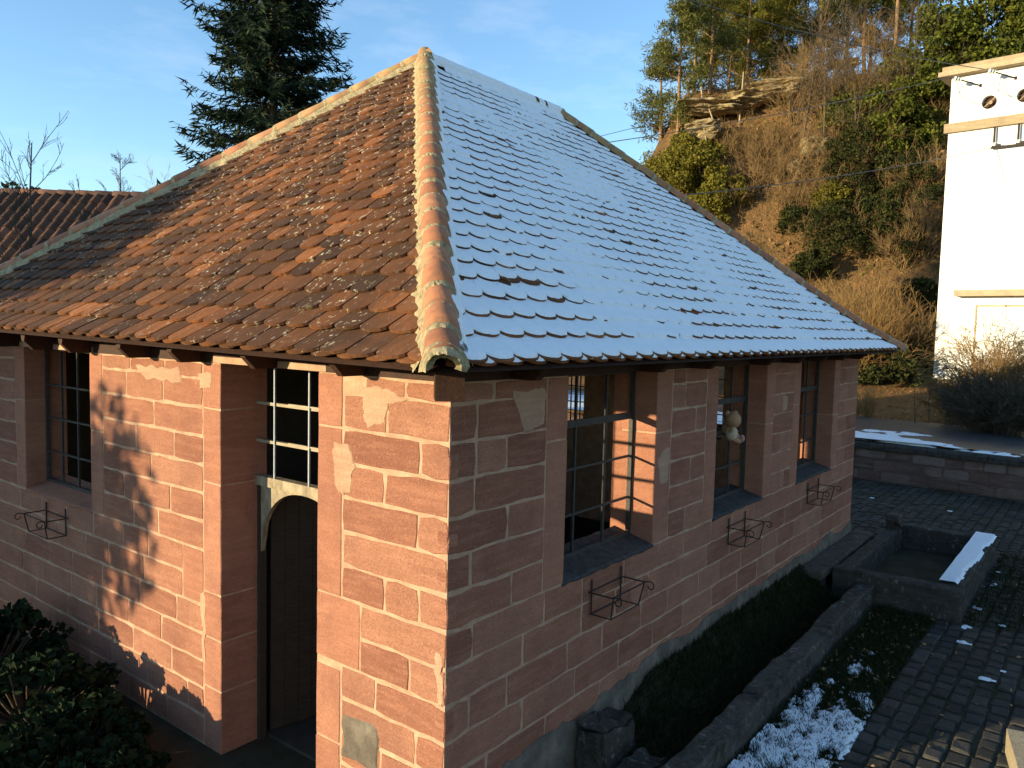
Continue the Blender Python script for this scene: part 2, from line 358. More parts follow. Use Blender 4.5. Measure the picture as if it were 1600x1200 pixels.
def m_rock():
    m = Mat('sandstone_cliff', 0.92, 0.1)
    c = m.ramp(m.noise(1.0, 6, 0.6, stretch=(0.4, 0.4, 3)), [(0.3, (0.22, 0.145, 0.075)), (0.55, (0.40, 0.30, 0.165)), (0.8, (0.52, 0.42, 0.26))])
    c = m.mix(m.ramp(m.noise(2.0, 6, 0.7), [(0.5, 0.0), (0.75, 0.8)]), c, (0.12, 0.08, 0.04))
    return m.color(c).bump(m.noise(3, 6, 0.7, stretch=(0.6, 0.6, 2.5)), 0.9, 0.3).m
M['rock'] = m_rock()
def m_pantile():
    m = Mat('old_pantile', 0.8, 0.2); r = m.rand()
    c = m.ramp(r, [(0.0, (0.055, 0.030, 0.022)), (0.6, (0.11, 0.055, 0.036)), (1.0, (0.19, 0.085, 0.05))])
    c = m.mix(m.ramp(m.noise(4, 5, 0.7), [(0.5, 0.0), (0.75, 0.8)]), c, (0.045, 0.03, 0.025))
    return m.color(c).bump(m.noise(30, 4), 0.4, 0.01).m
M['pantile'] = m_pantile()

# ------------------------------------------------------------------ setting: ground
WX = lambda y: 19.17 + 0.086*y                # front face line of the garden wall
GL = -0.445                                     # level of the yard; the wash house base stands above it
RZ0 = 0.678                                     # level of the road
K = 1.124  # factor scaling yard, trough, garden wall, road, tower and hill about the camera
def terrain(X, Y):
    X = np.asarray(X, float); Y = np.asarray(Y, float)
    w = X - WX(Y)
    z = RZ0 + 1.07*sstep(6.5, 14.6, w) + 1.46*sstep(14.6, 23.6, w)
    u = X*math.cos(R(14)) + Y*math.sin(R(14)); v = -X*math.sin(R(14)) + Y*math.cos(R(14))
    rise = 16.3*sstep(39.9, 60.2, u) + 0.30*np.clip(u-56.8, 0, 67) + 3.4*np.exp(-((u-55.7)/5.6)**2)
    mask = 1 - sstep(8.8, 20.0, v - 0.10*(u-51.2))
    return z + rise*mask*(1-0.15*sstep(-8.7, -33, v))
def hit(px, py, d0=22, d1=120):
    """where the sight line of a pixel meets the hillside"""
    d = ray(px, py); d = d/math.hypot(d[0], d[1]); t = np.arange(d0, d1, 0.1)
    P = CAM + d*t[:, None]; below = P[:, 2] < terrain(P[:, 0], P[:, 1])
    i = int(np.argmax(below)) if below.any() else len(t)-1
    return P[i], t[i]
GD = -0.62                                      # the door side lies a step lower
g = MB(); g.add([(-400, -400, GD), (600, -400, GD), (600, 600, GD), (-400, 600, GD)], [(0, 1, 2, 3)])
g.build('ground', M['ground'], kind='structure')
tm = MB(); tz = GL-0.012
tm.add([(1.0, -60, tz), (60, -60, tz), (60, 0.2, tz), (1.0, 0.2, tz), (0.1, -60, GD-.02), (0.1, -0.2, GD-.02), (0.6, 0.2, -0.53), (10.9, 0.2, tz), (60, 60, tz), (10.9, 60, tz), (10.9, 60, GD-.02), (10.9, 0.2, GD-.02)],
       [(0, 1, 2, 7, 3), (4, 0, 3, 6, 5), (7, 2, 8, 9), (7, 9, 10, 11)])
tm.build('terrace', M['ground'], kind='structure')
# upper terrain grid (starts just behind the garden wall)
us = np.concatenate([np.arange(0.32, 15, 0.8), np.arange(15, 68, 1.0), np.arange(68, 170, 4)]); vs = np.concatenate([np.arange(-63, -26, 3), np.arange(-26, 38, 1.0), np.arange(38, 92, 3)])
UU, VV = np.meshgrid(us, vs, indexing='ij'); XX = WX(VV)+UU; ZZ = terrain(XX, VV)
for i in range(XX.shape[0]):
    for j in range(XX.shape[1]):
        if UU[i, j] > 13.5:
            k = min(1.0, (UU[i, j]-13.5)/11)
            ZZ[i, j] += k*(0.55*n3(XX[i, j]*0.33, VV[i, j]*0.33, 3) + 0.35*n3(XX[i, j]*0.9, VV[i, j]*0.9, 8))
        elif UU[i, j] > 7.3: ZZ[i, j] += 0.07*n3(XX[i, j]*0.8, VV[i, j]*0.8, 1)
nu, nv = XX.shape; idx = np.arange(nu*nv).reshape(nu, nv)
F = np.stack([idx[:-1, :-1], idx[1:, :-1], idx[1:, 1:], idx[:-1, 1:]], -1).reshape(-1, 4)
V = np.stack([XX, VV, ZZ], -1).reshape(-1, 3)
sk = np.stack([XX[0], VV[0], np.full(nv, GL-0.1)], -1); b = len(V); V = np.concatenate([V, sk])
Fs = np.array([(b+j, idx[0, j], idx[0, j+1], b+j+1) for j in range(nv-1)])
obj('hill', V, np.concatenate([F, Fs]), M['hill'], kind='structure', smooth=True)
# road behind the garden wall
ys = np.arange(-40, 40, 1.0)
V = [(WX(y)+w, y, RZ0+0.006) for y in ys for w in (0.40, 2.2, 4.4, 6.4)]
F = np.array([(i*4+j, i*4+j+1, i*4+j+5, i*4+j+4) for i in range(len(ys)-1) for j in range(3)])
obj('road', V, F, M['asphalt'], kind='structure')

# snow lying as broken patches on a surface (real relief cut by a noise threshold)
def snow_patch(name, x0, x1, y0, y1, step, zf, thr, height, sc, seed, mat, parent=None, shape=None, stretch=(1, 1)):
    nx, ny = int((x1-x0)/step)+1, int((y1-y0)/step)+1
    H = np.zeros((nx, ny)); V = []
    for i in range(nx):
        for j in range(ny):
            x, y = x0+i*step, y0+j*step
            h = n3(x*sc*stretch[0], y*sc*stretch[1], seed)+0.5*n3(x*sc*2.3*stretch[0], y*sc*2.3*stretch[1], seed+3)+0.3*n3(x*sc*6, y*sc*6, seed+5)
            if shape: h += shape(x, y)
            H[i, j] = h-thr
            V.append((x, y, zf(x, y)+max(-0.02, min(1.0, (h-thr)*3))*height))
    F = []
    for i in range(nx-1):
        for j in range(ny-1):
            if max(H[i, j], H[i+1, j], H[i, j+1], H[i+1, j+1]) > 0: F.append((i*ny+j, (i+1)*ny+j, (i+1)*ny+j+1, i*ny+j+1))
    used = sorted({k for f in F for k in f}); mp_ = {k: n for n, k in enumerate(used)}
    return obj(name, [V[k] for k in used], [tuple(mp_[k] for k in f) for f in F], mat, parent, 'stuff', True)
snow_patch('road_snow', 19.3, 25.8, -5, 16, 0.10, lambda x, y: RZ0+0.010, 0.22, 0.03, 0.42, 4, M['oldsnow'],
           shape=lambda x, y: 0.55*sstep(3.0, 7.6, y)-0.75*sstep(1.8, 4.6, x-WX(y))*(1-sstep(8, 12.5, y))+0.35*(1-sstep(0.45, 1.2, x-WX(y))), stretch=(1.2, 0.5))

# ------------------------------------------------------------------ cobbled yard
yard = MB(); yz = GL+0.004; yard.add([(1.3, -10, yz), (19.1, -10, yz), (19.1, -1.86, yz), (1.3, -1.86, yz)], [(0, 1, 2, 3)])
yard.add([(12.5, -1.86, yz), (19.1, -1.86, yz), (19.7, 7.5, yz), (11.3, 7.5, yz), (11.3, 0.3, yz), (12.5, 0.3, yz)], [(0, 1, 2, 3, 4, 5)])
yard_o = yard.build('cobbled_yard', M['ground'], kind='structure')
def sett(cx, cy, lx, ly, h, jx=0.0):
    """one worn sett: a chamfered block with slightly uneven top"""
    a, b = lx/2, ly/2; q = [rnd.uniform(-0.014, 0.012) for _ in range(8)]; cx += rnd.uniform(-.008, .008); cy += rnd.uniform(-.010, .010); h += rnd.uniform(-.010, .006)
    base = [(-a+q[0], -b+q[1]), (a+q[2], -b+q[3]), (a+q[4], b+q[5]), (-a+q[6], b+q[7])]
    V = [(cx+x, cy+y, GL-0.01) for x, y in base]+[(cx+x*0.98, cy+y*0.98, GL+h-0.014) for x, y in base]
    V += [(cx+x*0.80, cy+y*0.80, GL+h+rnd.uniform(-0.008, 0.008)) for x, y in base]
    F = [(8, 9, 10, 11)]
    for r0 in (0, 4):
        for i in range(4): F.append((r0+i, r0+(i+1) % 4, r0+4+(i+1) % 4, r0+4+i))
    return V, F
cells = []
y = -1.90; row = 0
while y > -9.5:
    x = 1.45 + (row % 2)*0.12 + rnd.uniform(-.03, .03)
    while x < 18.75:
        L = rnd.uniform(0.21, 0.285); cells.append((x+L/2, y-0.095, L-0.026, 0.166)); x += L
    y -= 0.193; row += 1
y = -1.893
while y < 7.2:
    x = (12.6 if y < 0.3 else 11.5)+rnd.uniform(0, .1)
    while x < 18.9+0.08*y:
        L = rnd.uniform(0.21, 0.285); cells.append((x+L/2, y+0.095, L-0.026, 0.166)); x += L
    y += 0.193
def inview(p, m=60):
    d = np.array(p)-CAM; z = d@FW
    if z < 0.3: return False
    px, py = 800+FPX*(d@RI)/z, 600-FPX*(d@UP)/z
    return -m < px < 1600+m and -m < py < 1200+m
cells = [c for c in cells if inview((c[0], c[1], GL+0.03), 300)]
cells.sort(key=lambda c: (c[0]-CAM[0])**2+(c[1]-CAM[1])**2)
rest = MB()
for i, (cx, cy, lx, ly) in enumerate(cells):
    h = 0.03+rnd.uniform(-0.008, 0.008); Vv, Ff = sett(cx, cy, lx, ly, h)
    if i < 290: obj('cobble', Vv, Ff, M['cobble'], yard_o)
    else: rest.add(Vv, Ff)
rest.build('cobble_field', M['cobble'], yard_o, 'stuff')

# ------------------------------------------------------------------ the wash house
LX, WY, TOPZ, TH = 11.03, 9.55, 3.19, 0.50
house = thing('wash_house', 'red sandstone wash house with hipped tile roof, snow on its shaded side', 'building', (0, 0, 0))
CH = 0.28; C0 = 3.03
win_r = [(1.51, 3.18), (4.73, 6.37), (7.78, 9.55)]           # right wall openings along X
door_l = (1.463, 2.904); win_l = (5.53, 7.35)                 # left wall openings along Y
SILL = 1.40
def wall_core(name, axis, length, openings, flip=None):
    """wall built of butted blocks round its openings; axis 'x' = wall along X at Y 0..TH"""
    mb = MB(); cuts = [0.0 if axis[0] == 'x' else TH]
    end = length if axis[0] == 'x' else length-TH
    cur = cuts[0]; r = 0.0; zb0 = GD-0.05
    def blk(a, b, z0, z1):
        if axis == 'x0': mb.box(a, b, r, TH, z0, z1)
        elif axis == 'x1': mb.box(a, b, WY-TH, WY-r, z0, z1)
        elif axis == 'y0': mb.box(r, TH, a, b, z0, z1)
        else: mb.box(LX-TH, LX-r, a, b, z0, z1)
    for (a, b, zb) in openings:
        blk(cur, a, zb0, TOPZ)
        if zb > 0: blk(a, b, zb0, zb)
        cur = b
    blk(cur, end, zb0, TOPZ)
    return mb.build(name, M['mortar'], house)
wall_core('wall', 'x0', LX, [(a, b, SILL-0.06) for a, b in win_r])
wall_core('wall', 'y0', WY, [(door_l[0], door_l[1], 0), (win_l[0], win_l[1], SILL-0.06)])
wall_core('wall', 'x1', LX, [])
wall_core('wall', 'y1', WY, [(2.34, 3.95, SILL+.05), (5.55, 7.05, SILL+.05)])
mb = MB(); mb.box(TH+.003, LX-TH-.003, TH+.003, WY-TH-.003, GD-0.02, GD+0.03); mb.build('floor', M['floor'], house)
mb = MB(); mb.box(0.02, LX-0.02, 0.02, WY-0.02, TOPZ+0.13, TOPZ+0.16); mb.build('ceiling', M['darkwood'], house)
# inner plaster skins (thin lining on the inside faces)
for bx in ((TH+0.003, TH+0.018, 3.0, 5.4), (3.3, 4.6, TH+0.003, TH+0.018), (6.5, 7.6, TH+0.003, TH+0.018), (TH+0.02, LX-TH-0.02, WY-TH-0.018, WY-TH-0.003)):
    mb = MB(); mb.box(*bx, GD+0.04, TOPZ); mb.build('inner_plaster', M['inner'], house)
# wall plate closing the tops of the openings
mb = MB()
mb.box(-0.012, TH-0.1, -0.012, WY+0.012, TOPZ, TOPZ+0.10); mb.box(TH-0.1, LX+0.012, -0.012, TH-0.1, TOPZ, TOPZ+0.10); mb.box(LX-0.4, LX+0.012, TH-0.1, WY+0.012, TOPZ, TOPZ+0.10); mb.box(TH-0.1, LX-0.4, WY-0.4, WY+0.012, TOPZ, TOPZ+0.10)
mb.build('wall_plate', M['rafter'], house)
for bx in ((-0.014, 0.1, door_l[0]-.1, door_l[1]+.1), (-0.014, 0.1, win_l[0]-.1, win_l[1]+.1)):
    mb = MB(); mb.box(*bx, TOPZ+0.003, TOPZ+0.062); mb.build('lintel_strip', M['mortar'], house)

# stones: each one a block with a ragged arris, set proud of the mortar bed
def stone_mesh(a0, a1, z0, z1, wall, jit=0.009, proud=0.0, depth=0.09, gap=0.009, mat=None, gz=0.015):
    a0 += gap; a1 -= gap; z0 += gz; z1 -= gz
    nA = max(2, int((a1-a0)/0.17)+1); nZ = 2 if z1-z0 < 0.4 else 4
    pts = []
    for i in range(nA): pts.append((a0+(a1-a0)*i/nA, z0))
    for i in range(nZ): pts.append((a1, z0+(z1-z0)*i/nZ))
    for i in range(nA): pts.append((a1-(a1-a0)*i/nA, z1))
    for i in range(nZ): pts.append((a0, z1-(z1-z0)*i/nZ))
    n = len(pts); cx, cz = (a0+a1)/2, (z0+z1)/2
    ins = 0.007
    outer, front = [], []
    for k, (a, z) in enumerate(pts):
        corner = k in (0, nA, nA+nZ, 2*nA+nZ)
        ja = rnd.uniform(-jit, jit*0.6); jz = rnd.uniform(-jit, jit*0.6)
        sa = 1 if a > cx else -1; sz = 1 if z > cz else -1
        if corner: a2, z2 = a-sa*rnd.uniform(0, jit*1.6), z-sz*rnd.uniform(0, jit*1.6)
        elif k < nA or nA+nZ <= k < 2*nA+nZ: a2, z2 = a+ja, z+sz*jz
        else: a2, z2 = a+sa*ja, z+jz
        outer.append((a2, z2)); front.append((a2-sa*ins*(1 if abs(a-cx) > (a1-a0)/2-0.02 else 0.2), z2-sz*ins*(1 if abs(z-cz) > (z1-z0)/2-0.02 else 0.2)))
    V = []
    pr = proud
    tl = [rnd.uniform(-0.0016, 0.0016) for _ in range(2)]
    for (a, z) in outer: V.append((a, z, -depth))
    for (a, z) in outer: V.append((a, z, -0.003+pr))
    for (a, z) in front: V.append((a, z, 0.004+pr+tl[0]*(a-cx)/(a1-a0)*2+tl[1]*(z-cz)/(z1-z0)*2))
    F = [tuple(range(2*n, 3*n))]
    for r0 in (0, n):
        for i in range(n): F.append((r0+i, r0+(i+1) % n, r0+n+(i+1) % n, r0+n+i))
    if wall == 'L': return [(-o, a, z) for a, z, o in V], [tuple(reversed(f)) for f in F]
    return [(a, -o, z) for a, z, o in V], F
STONES = 0
def lay(name, mat, *a, **k):
    global STONES
    Vv, Ff = stone_mesh(*a, **k); STONES += 1
    o = obj(name, Vv, Ff, mat, house); return o
def row_z(k): return (max(C0-CH*(k+1), GD), C0-CH*k if k >= 0 else TOPZ-0.002)
def lay_row(wall, k, a, b, joints=None, lo=0.42, hi=0.85):
    z0, z1 = row_z(k)
    if k == -1: z0 = C0
    if z1-z0 < 0.05: return
    if joints is None:
        joints = []; cur = a
        while b-cur > hi*1.25:
            cur += rnd.uniform(lo, hi); 
            if b-cur < 0.2: break
            joints.append(cur)
    e = [a]+sorted(joints)+[b]
    for p, q in zip(e[:-1], e[1:]):
        lay('stone', M['stone'], p, q, z0, z1, wall, proud=rnd.uniform(-0.001, 0.004), gz=0.0095 if wall == 'L' else 0.0065, gap=0.0055, jit=0.016 if p < 0 else 0.010)
# --- left (door) wall: near pier
near = {0: [.64], 1: [.29], 2: [.67], 3: [.30], 4: [], 5: [.65, .28], 6: [], 7: [.37], 8: [.74], 9: [.29], 10: [.67, .29], 11: [.45], 12: [.75, .3]}
lay_row('L', -1, -0.011, 0.90, [.45])
for k in range(0, 13): lay_row('L', k, -0.011, 0.90 if k == 0 and False else (0.93 if k in (6, 7) else 1.155), near[k])
# --- left pier between door and window
left = {-1: [3.9, 4.6], 0: [4.69, 3.94], 1: [4.12], 2: [4.5, 3.73], 3: [4.18], 4: [4.77, 3.81], 5: [4.56, 4.05]}
for k in range(-1, 6): lay_row('L', k, 3.20, 5.24, left[k])
# rows running under the window
under = {5: [4.05, 4.56, 5.24, 5.9, 6.55, 7.3, 7.66], 6: [3.57, 4.26, 4.8, 5.5, 6.2, 6.9, 7.55], 7: [3.56, 4.35, 5.14, 5.7, 6.45, 7.2], 8: [3.7, 4.45, 5.3, 6.05, 6.7, 7.4], 9: [4.0, 4.7, 5.45, 6.1, 6.9, 7.5], 10: [3.8, 4.6, 5.4, 6.2, 7.1], 11: [3.5, 4.3, 5.1, 5.9, 6.7], 12: [3.9, 4.7, 5.6, 6.4]}
for k in range(6, 13): lay_row('L', k, 3.58 if k in (6, 7) else 3.20, WY-0.004, [j for j in under[k] if j > (3.7 if k in (6, 7) else 3.3)])
for k in range(-1, 6): lay_row('L', k, 7.64, WY-0.004, [])
# jamb stones of the left wall: front strip, then the reveal behind it
def jamb_l(y0, y1, zs):
    for z0, z1 in zip(zs[:-1], zs[1:]): lay('jamb_stone', M['jamb'], y0, y1, z0, z1, 'L', jit=0.004, proud=0.002, gap=0.003, gz=0.006, depth=0.405)
jamb_l(2.894, 3.195, [GD, 0.0, 0.5, 0.95, 2.03, 2.75, TOPZ-.002]); lay('jamb_stone', M['jamb'], 3.195, 3.58, 0.79, 1.35, 'L', jit=0.004, proud=0.003)
jamb_l(1.16, 1.473, [GD, 0.1, 0.74]); jamb_l(1.16, 1.473, [1.35, 2.75]); jamb_l(0.93, 1.473, [0.79, 1.35]); jamb_l(1.16, 1.473, [2.75, TOPZ-.002])
jamb_l(5.24, 5.54, [1.352, 2.3, TOPZ-.002]); jamb_l(7.34, 7.64, [1.352, 2.5, TOPZ-.002])
# --- right wall
rw = {-1: [.5], 0: [.3], 1: [.3, .67], 2: [.28], 3: [.70], 4: [.26], 5: [.77]}
for k in range(-1, 6):
    lay_row('R', k, -0.011, 1.205, rw[k])
    lay_row('R', k, 3.53, 4.42, [[3.85], [3.86], [4.14], [], [4.05], [], [3.95]][k+1])
    lay_row('R', k, 6.68, 7.48, [[], [], [7.1], [], [7.0], [], [7.2]][k+1])
    lay_row('R', k, 9.86, LX-0.004, [10.4] if k % 2 else [10.2])
lay_row('R', 6, -0.011, LX-0.004, [.3, 1.24, 1.84, 2.6, 3.35, 3.95, 4.7, 5.35, 6.1, 6.9, 7.6, 8.3, 9.0, 9.8, 10.4])
lay_row('R', 7, -0.011, LX-0.004, [.94, 1.84, 2.45, 3.15, 3.91, 4.6, 5.3, 6.0, 6.7, 7.35, 8.1, 8.8, 9.4, 10.1])
lay_row('R', 8, -0.011, LX-0.004, [.27, .74, 1.62, 2.22, 2.99, 3.6, 4.4, 5.0, 5.7, 6.5, 7.1, 7.8, 8.5, 9.2, 9.9])
lay_row('R', 9, -0.011, LX-0.004, [.96, 1.76, 2.55, 3.27, 4.0, 4.8, 5.6, 6.3, 7.0, 7.7, 8.4, 9.1, 9.9])
lay_row('R', 10, -0.011, LX-0.004, [.5, 1.3, 2.2, 3.0, 3.7, 4.5, 5.2, 6.0, 6.8, 7.4, 8.2, 8.9, 9.7, 10.4])
def jamb_r(x0, x1, zs):
    for z0, z1 in zip(zs[:-1], zs[1:]): lay('jamb_stone', M['jamb'], x0, x1, z0, z1, 'R', jit=0.004, proud=0.002, gap=0.003, gz=0.006, depth=0.405)
for (a, b) in win_r:
    jamb_r(a-0.305, a+0.010, [1.352, 2.4+rnd.uniform(-.1, .3), TOPZ-.002]); jamb_r(b-0.010, b+0.345 if b < 4 else b+0.31, [1.352, 2.3+rnd.uniform(-.1, .3), TOPZ-.002])
# inner quoin lining of reveals so the thickness of the wall reads as stone
def reveal_liner(wall, a0, a1, z0):
    for a, s in ((a0, 1), (a1, -1)):
        mb = MB(); lo, hi = sorted((a-s*0.02, a+s*0.004))
        if wall == 'R': mb.box(lo, hi, 0.405, TH+0.006, z0, TOPZ-0.003)
        else: mb.box(0.405, TH+0.006, lo, hi, z0, TOPZ-0.003)
        mb.build('reveal_stone', M['jamb'], house)
for a, b in win_r: reveal_liner('R', a, b, SILL-0.05)
reveal_liner('L', door_l[0], door_l[1], GD+0.04); reveal_liner('L', win_l[0], win_l[1], SILL)
# window sills (blackened, rough)
def sill(wall, a, b, parent):
    mb = MB(); n = 14
    P = []
    for i in range(n+1):
        t = a-0.012+(b-a+0.024)*i/n
        P.append((t, -0.012+rnd.uniform(-.005, .005), SILL-0.045+rnd.uniform(-.006, .006)))
    V = []
    for t, o, z in P: V += [(t, o+0.004, z-0.028+rnd.uniform(-.01, .01)), (t, o-0.002, z-0.010), (t, o+0.02, z+0.006), (t, 0.45, z+0.125), (t, 0.45, z-0.05)]
    F = []
    for i in range(n):
        for j in range(4): F.append((i*5+j, (i+1)*5+j, (i+1)*5+j+1, i*5+j+1))
    F += [(0, 1, 2, 3, 4), tuple(n*5+j for j in (4, 3, 2, 1, 0))]
    if wall == 'L': V = [(o, t, z) for t, o, z in V]; F = [tuple(reversed(f)) for f in F]
    return obj('sill', V, F, M['sill' if wall == 'R' else 'jamb'], parent)
def grille(wall, a, b, z0, z1, d, nv_, hz, thick, parent, mat, name='window_grille', heavy=None):
    fr = bpy.data.objects.new(name, None); COL.objects.link(fr); fr.parent = parent
    def P(t, z, dd=0): return (t, d+dd, z) if wall == 'R' else (d+dd, t, z)
    f = MB()
    for t in (a+0.02, b-0.02): f.bar(P(t, z0), P(t, z1), 0.045, 0.04, up=(0, 0, 1))
    for z in (z0+0.02, z1-0.02): f.bar(P(a+0.042, z), P(b-0.042, z), 0.035, 0.04)
    f.build('frame', mat, fr)
    for i in range(1, nv_+1):
        t = a+(b-a)*i/(nv_+1); v = MB(); v.bar(P(t, z0+0.04), P(t, z1-0.04), 0.024, 0.024); v.build('bar', mat, fr)
    for z in hz:
        w = 0.07 if heavy is not None and abs(z-heavy) < 0.01 else 0.022
        h = MB(); h.bar(P(a+0.042, z, 0.004), P(b-0.042, z, 0.004), 0.026, w); h.build('bar', mat, fr)
    return fr
for i, (a, b) in enumerate(win_r):
    w = bpy.data.objects.new('window', None); COL.objects.link(w); w.parent = house
    sill('R', a, b, w)
    fr = grille('R', a+0.005, b-0.005, SILL+0.025, TOPZ, 0.275, 2, [1.83, 2.27, 2.70], 0.024, w, M['bar'], heavy=2.70)
w = bpy.data.objects.new('window', None); COL.objects.link(w); w.parent = house
sill('L', win_l[0], win_l[1], w); grille('L', win_l[0]+.005, win_l[1]-.005, SILL+0.025, TOPZ, 0.26, 3, [1.83, 2.27, 2.70], 0.024, w, M['bar'])
for (a, b) in ((2.34, 3.95), (5.55, 7.05)):
    w = bpy.data.objects.new('window', None); COL.objects.link(w); w.parent = house
    grille('L', a+.005, b-.005, SILL+0.055, TOPZ, LX-0.25, 5, [1.95, 2.3, 2.65, 2.95], 0.02, w, M['bar'])
# door: arched head board, posts and a barred transom
door = bpy.data.objects.new('door_frame', None); COL.objects.link(door); door.parent = house
DX = 0.40; da, db = door_l[0]+0.004, door_l[1]-0.004
cy_, hw = (da+db)/2, (db-da)/2-0.055
n = 22; V = []; F = []
zt = 2.06; zspring = 1.32; rise = 0.655
for i in range(n+1):
    t = -1+2*i/n; yy = cy_+t*hw
    za = zspring+rise*math.sqrt(max(0, 1-abs(t)**2.3)); V += [(DX, yy, za), (DX, yy, zt), (DX+0.05, yy, za), (DX+0.05, yy, zt)]
for i in range(n):
    p, q = i*4, i*4+4; F += [(p, q, q+1, p+1), (p+2, p+3, q+3, q+2), (p, p+2, q+2, q), (p+1, q+1, q+3, p+3)]
F += [(0, 1, 3, 2), (n*4, n*4+2, n*4+3, n*4+1)]
obj('arched_board', V, F, M['doorwood'], door)
mb = MB(); mb.box(DX-0.03, DX+0.065, da, db, 1.99, 2.085); mb.build('transom_beam', M['doorwood'], door)
for y0, y1 in ((da, da+0.05), (db-0.05, db)):
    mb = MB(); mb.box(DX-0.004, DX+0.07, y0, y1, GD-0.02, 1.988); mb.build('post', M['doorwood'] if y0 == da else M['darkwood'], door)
tr = bpy.data.objects.new('transom_grille', None); COL.objects.link(tr); tr.parent = door
for z in (2.43, 2.80):
    mb = MB(); mb.bar((DX+0.01, da, z), (DX+0.01, db, z-0.0), 0.045, 0.028); mb.bar((DX-0.012, da+0.06, z+0.018), (DX-0.012, cy_+0.2, z+0.018), 0.022, 0.014); mb.build('cross_bar', M['palewood'], tr)
for t in (0.05, 0.42, 0.80):
    yy = da+0.03+(db-da-0.06)*t; mb = MB(); mb.bar((DX-0.02, yy, 2.085), (DX-0.02, yy, TOPZ), 0.016, 0.016); mb.build('upright_bar', M['greybar'], tr)
# dark boarded leaf standing open inside
mb = MB()
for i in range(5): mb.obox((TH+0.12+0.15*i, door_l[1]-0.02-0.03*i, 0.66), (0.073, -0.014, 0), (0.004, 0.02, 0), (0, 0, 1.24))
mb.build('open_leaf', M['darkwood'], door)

# plaster / mortar patches smeared over stones
def patch(wall, pts, parent=house, mat='smear', proud=0.009):
    pts = [(a, z) for a, z in pts]; n = len(pts); ca = sum(a for a, z in pts)/n; cz = sum(z for a, z in pts)/n
    O = []
    for i in range(n):
        a0, z0 = pts[i]; a1, z1 = pts[(i+1) % n]
        for t in np.linspace(0, 1, 9)[:-1]:
            a_, z_ = a0+(a1-a0)*t, z0+(z1-z0)*t; O.append((a_+0.05*n3(a_*6, z_*6, 3)+rnd.uniform(-.010, .010), z_+0.05*n3(a_*6, z_*6, 8)+rnd.uniform(-.010, .010)))
    V = [(a, z, 0.0) for a, z in O]+[(ca+(a-ca)*0.90, cz+(z-cz)*0.90, proud+rnd.uniform(-.002, .002)) for a, z in O]+[(ca, cz, proud+0.002)]
    m_ = len(O); F = []
    for i in range(m_):
        j = (i+1) % m_; F += [(i, j, m_+j, m_+i), (m_+i, m_+j, 2*m_)]
    V = [(-o, a, z) for a, z, o in V] if wall == 'L' else [(a, -o, z) for a, z, o in V]
    return obj('mortar_patch', V, F, M[mat], parent)
patch('L', [(.93, 3.1), (.62, 3.12), (.42, 3.06), (.62, 2.98), (.68, 2.82), (.86, 2.78), (.92, 2.95)])
patch('L', [(1.26, 2.62), (1.06, 2.66), (1.0, 2.45), (1.06, 2.22), (1.2, 2.2), (1.28, 2.4)])
patch('L', [(4.5, 3.11), (3.6, 3.11), (3.55, 2.98), (3.9, 2.95), (4.4, 2.98)])
patch('L', [(3.3, 3.1), (3.02, 3.1), (3.05, 2.95), (3.25, 2.9)])
patch('L', [(.08, 1.22), (.02, 1.2), (.012, .8), (.06, .76), (.09, 1.0)])
patch('L', [(3.24, .92), (3.16, .9), (3.17, .2), (3.23, .16)])
patch('L', [(1.14, .42), (.70, .40), (.69, .02), (1.13, .02)], mat='render')
patch('R', [(.74, 3.1), (1.18, 3.08), (1.17, 2.78), (.86, 2.76), (.80, 2.9)])
patch('R', [(3.22, 2.3), (3.5, 2.35), (3.5, 1.98), (3.3, 1.95)])
patch('R', [(2.75, 1.0), (3.0, 1.06), (3.05, .86), (2.8, .78)], mat='jamb'); patch('R', [(3.15, 1.08), (3.3, 1.05), (3.28, .82), (3.16, .86)], mat='jamb')
patch('R', [(7.0, 2.7), (7.2, 2.72), (7.22, 2.5), (7.05, 2.48)])
# grey render along the foot of the right wall, ragged upper edge
n = 120; V = []
for i in range(n+1):
    x = 0.012+(LX-0.02)*i/n
    top = 0.02+0.13*sstep(0.8, 4.0, x)+0.12*n3(x*1.3, 2.0)+0.06*n3(x*6, 5.0)+0.03*n3(x*17, 3)
    o = 0.018+0.010*n3(x*2.4, 7)
    V += [(x, -o-0.03, GL-0.02), (x, -o-0.016, top*0.4-0.05), (x, -o, top), (x, 0.03, top+0.012)]
F = [(i*4+j, (i+1)*4+j, (i+1)*4+j+1, i*4+j+1) for i in range(n) for j in range(3)]
obj('base_render', V, F, M['render'], house)

# ------------------------------------------------------------------ roof
OV, ZE, GAUGE, PITCH, TW, TL, TT = 0.55, 3.310, 0.207, 0.290, 0.283, 0.520, 0.019
OX, OY, AX, AY, RX, YC, XC = 0.59, 0.47, 4.13, 4.335, 7.34, 10.10, 11.90   # eave lines, ridge ends
HALF = 4.76; KL, KR = (AX+OX)/HALF, (AY+OY)/HALF
_dd = np.linspace(0, HALF, 2000); _sl = 0.66+0.202*sstep(0.25, 0.95, _dd)
_zz = ZE+np.concatenate([[0], np.cumsum((_sl[1:]+_sl[:-1])/2*np.diff(_dd))])
_ss = np.concatenate([[0], np.cumsum(np.hypot(np.diff(_dd), np.diff(_zz)))])
SMAX = _ss[-1]; RZ = _zz[-1]
dof = lambda s: np.interp(s, _ss, _dd) + np.minimum(0, np.asarray(s))*0.83
zof = lambda s: np.interp(s, _ss, _zz) + np.minimum(0, np.asarray(s))*0.55
sof = lambda d: np.interp(d, _dd, _ss)
def frame(s):
    d0, d1, z0, z1 = dof(s-0.03), dof(s+0.03), zof(s-0.03), zof(s+0.03)
    l = math.hypot(d1-d0, z1-z0); return (d1-d0)/l, (z1-z0)/l         # cos, sin of pitch
fof = lambda s: dof(s)/HALF
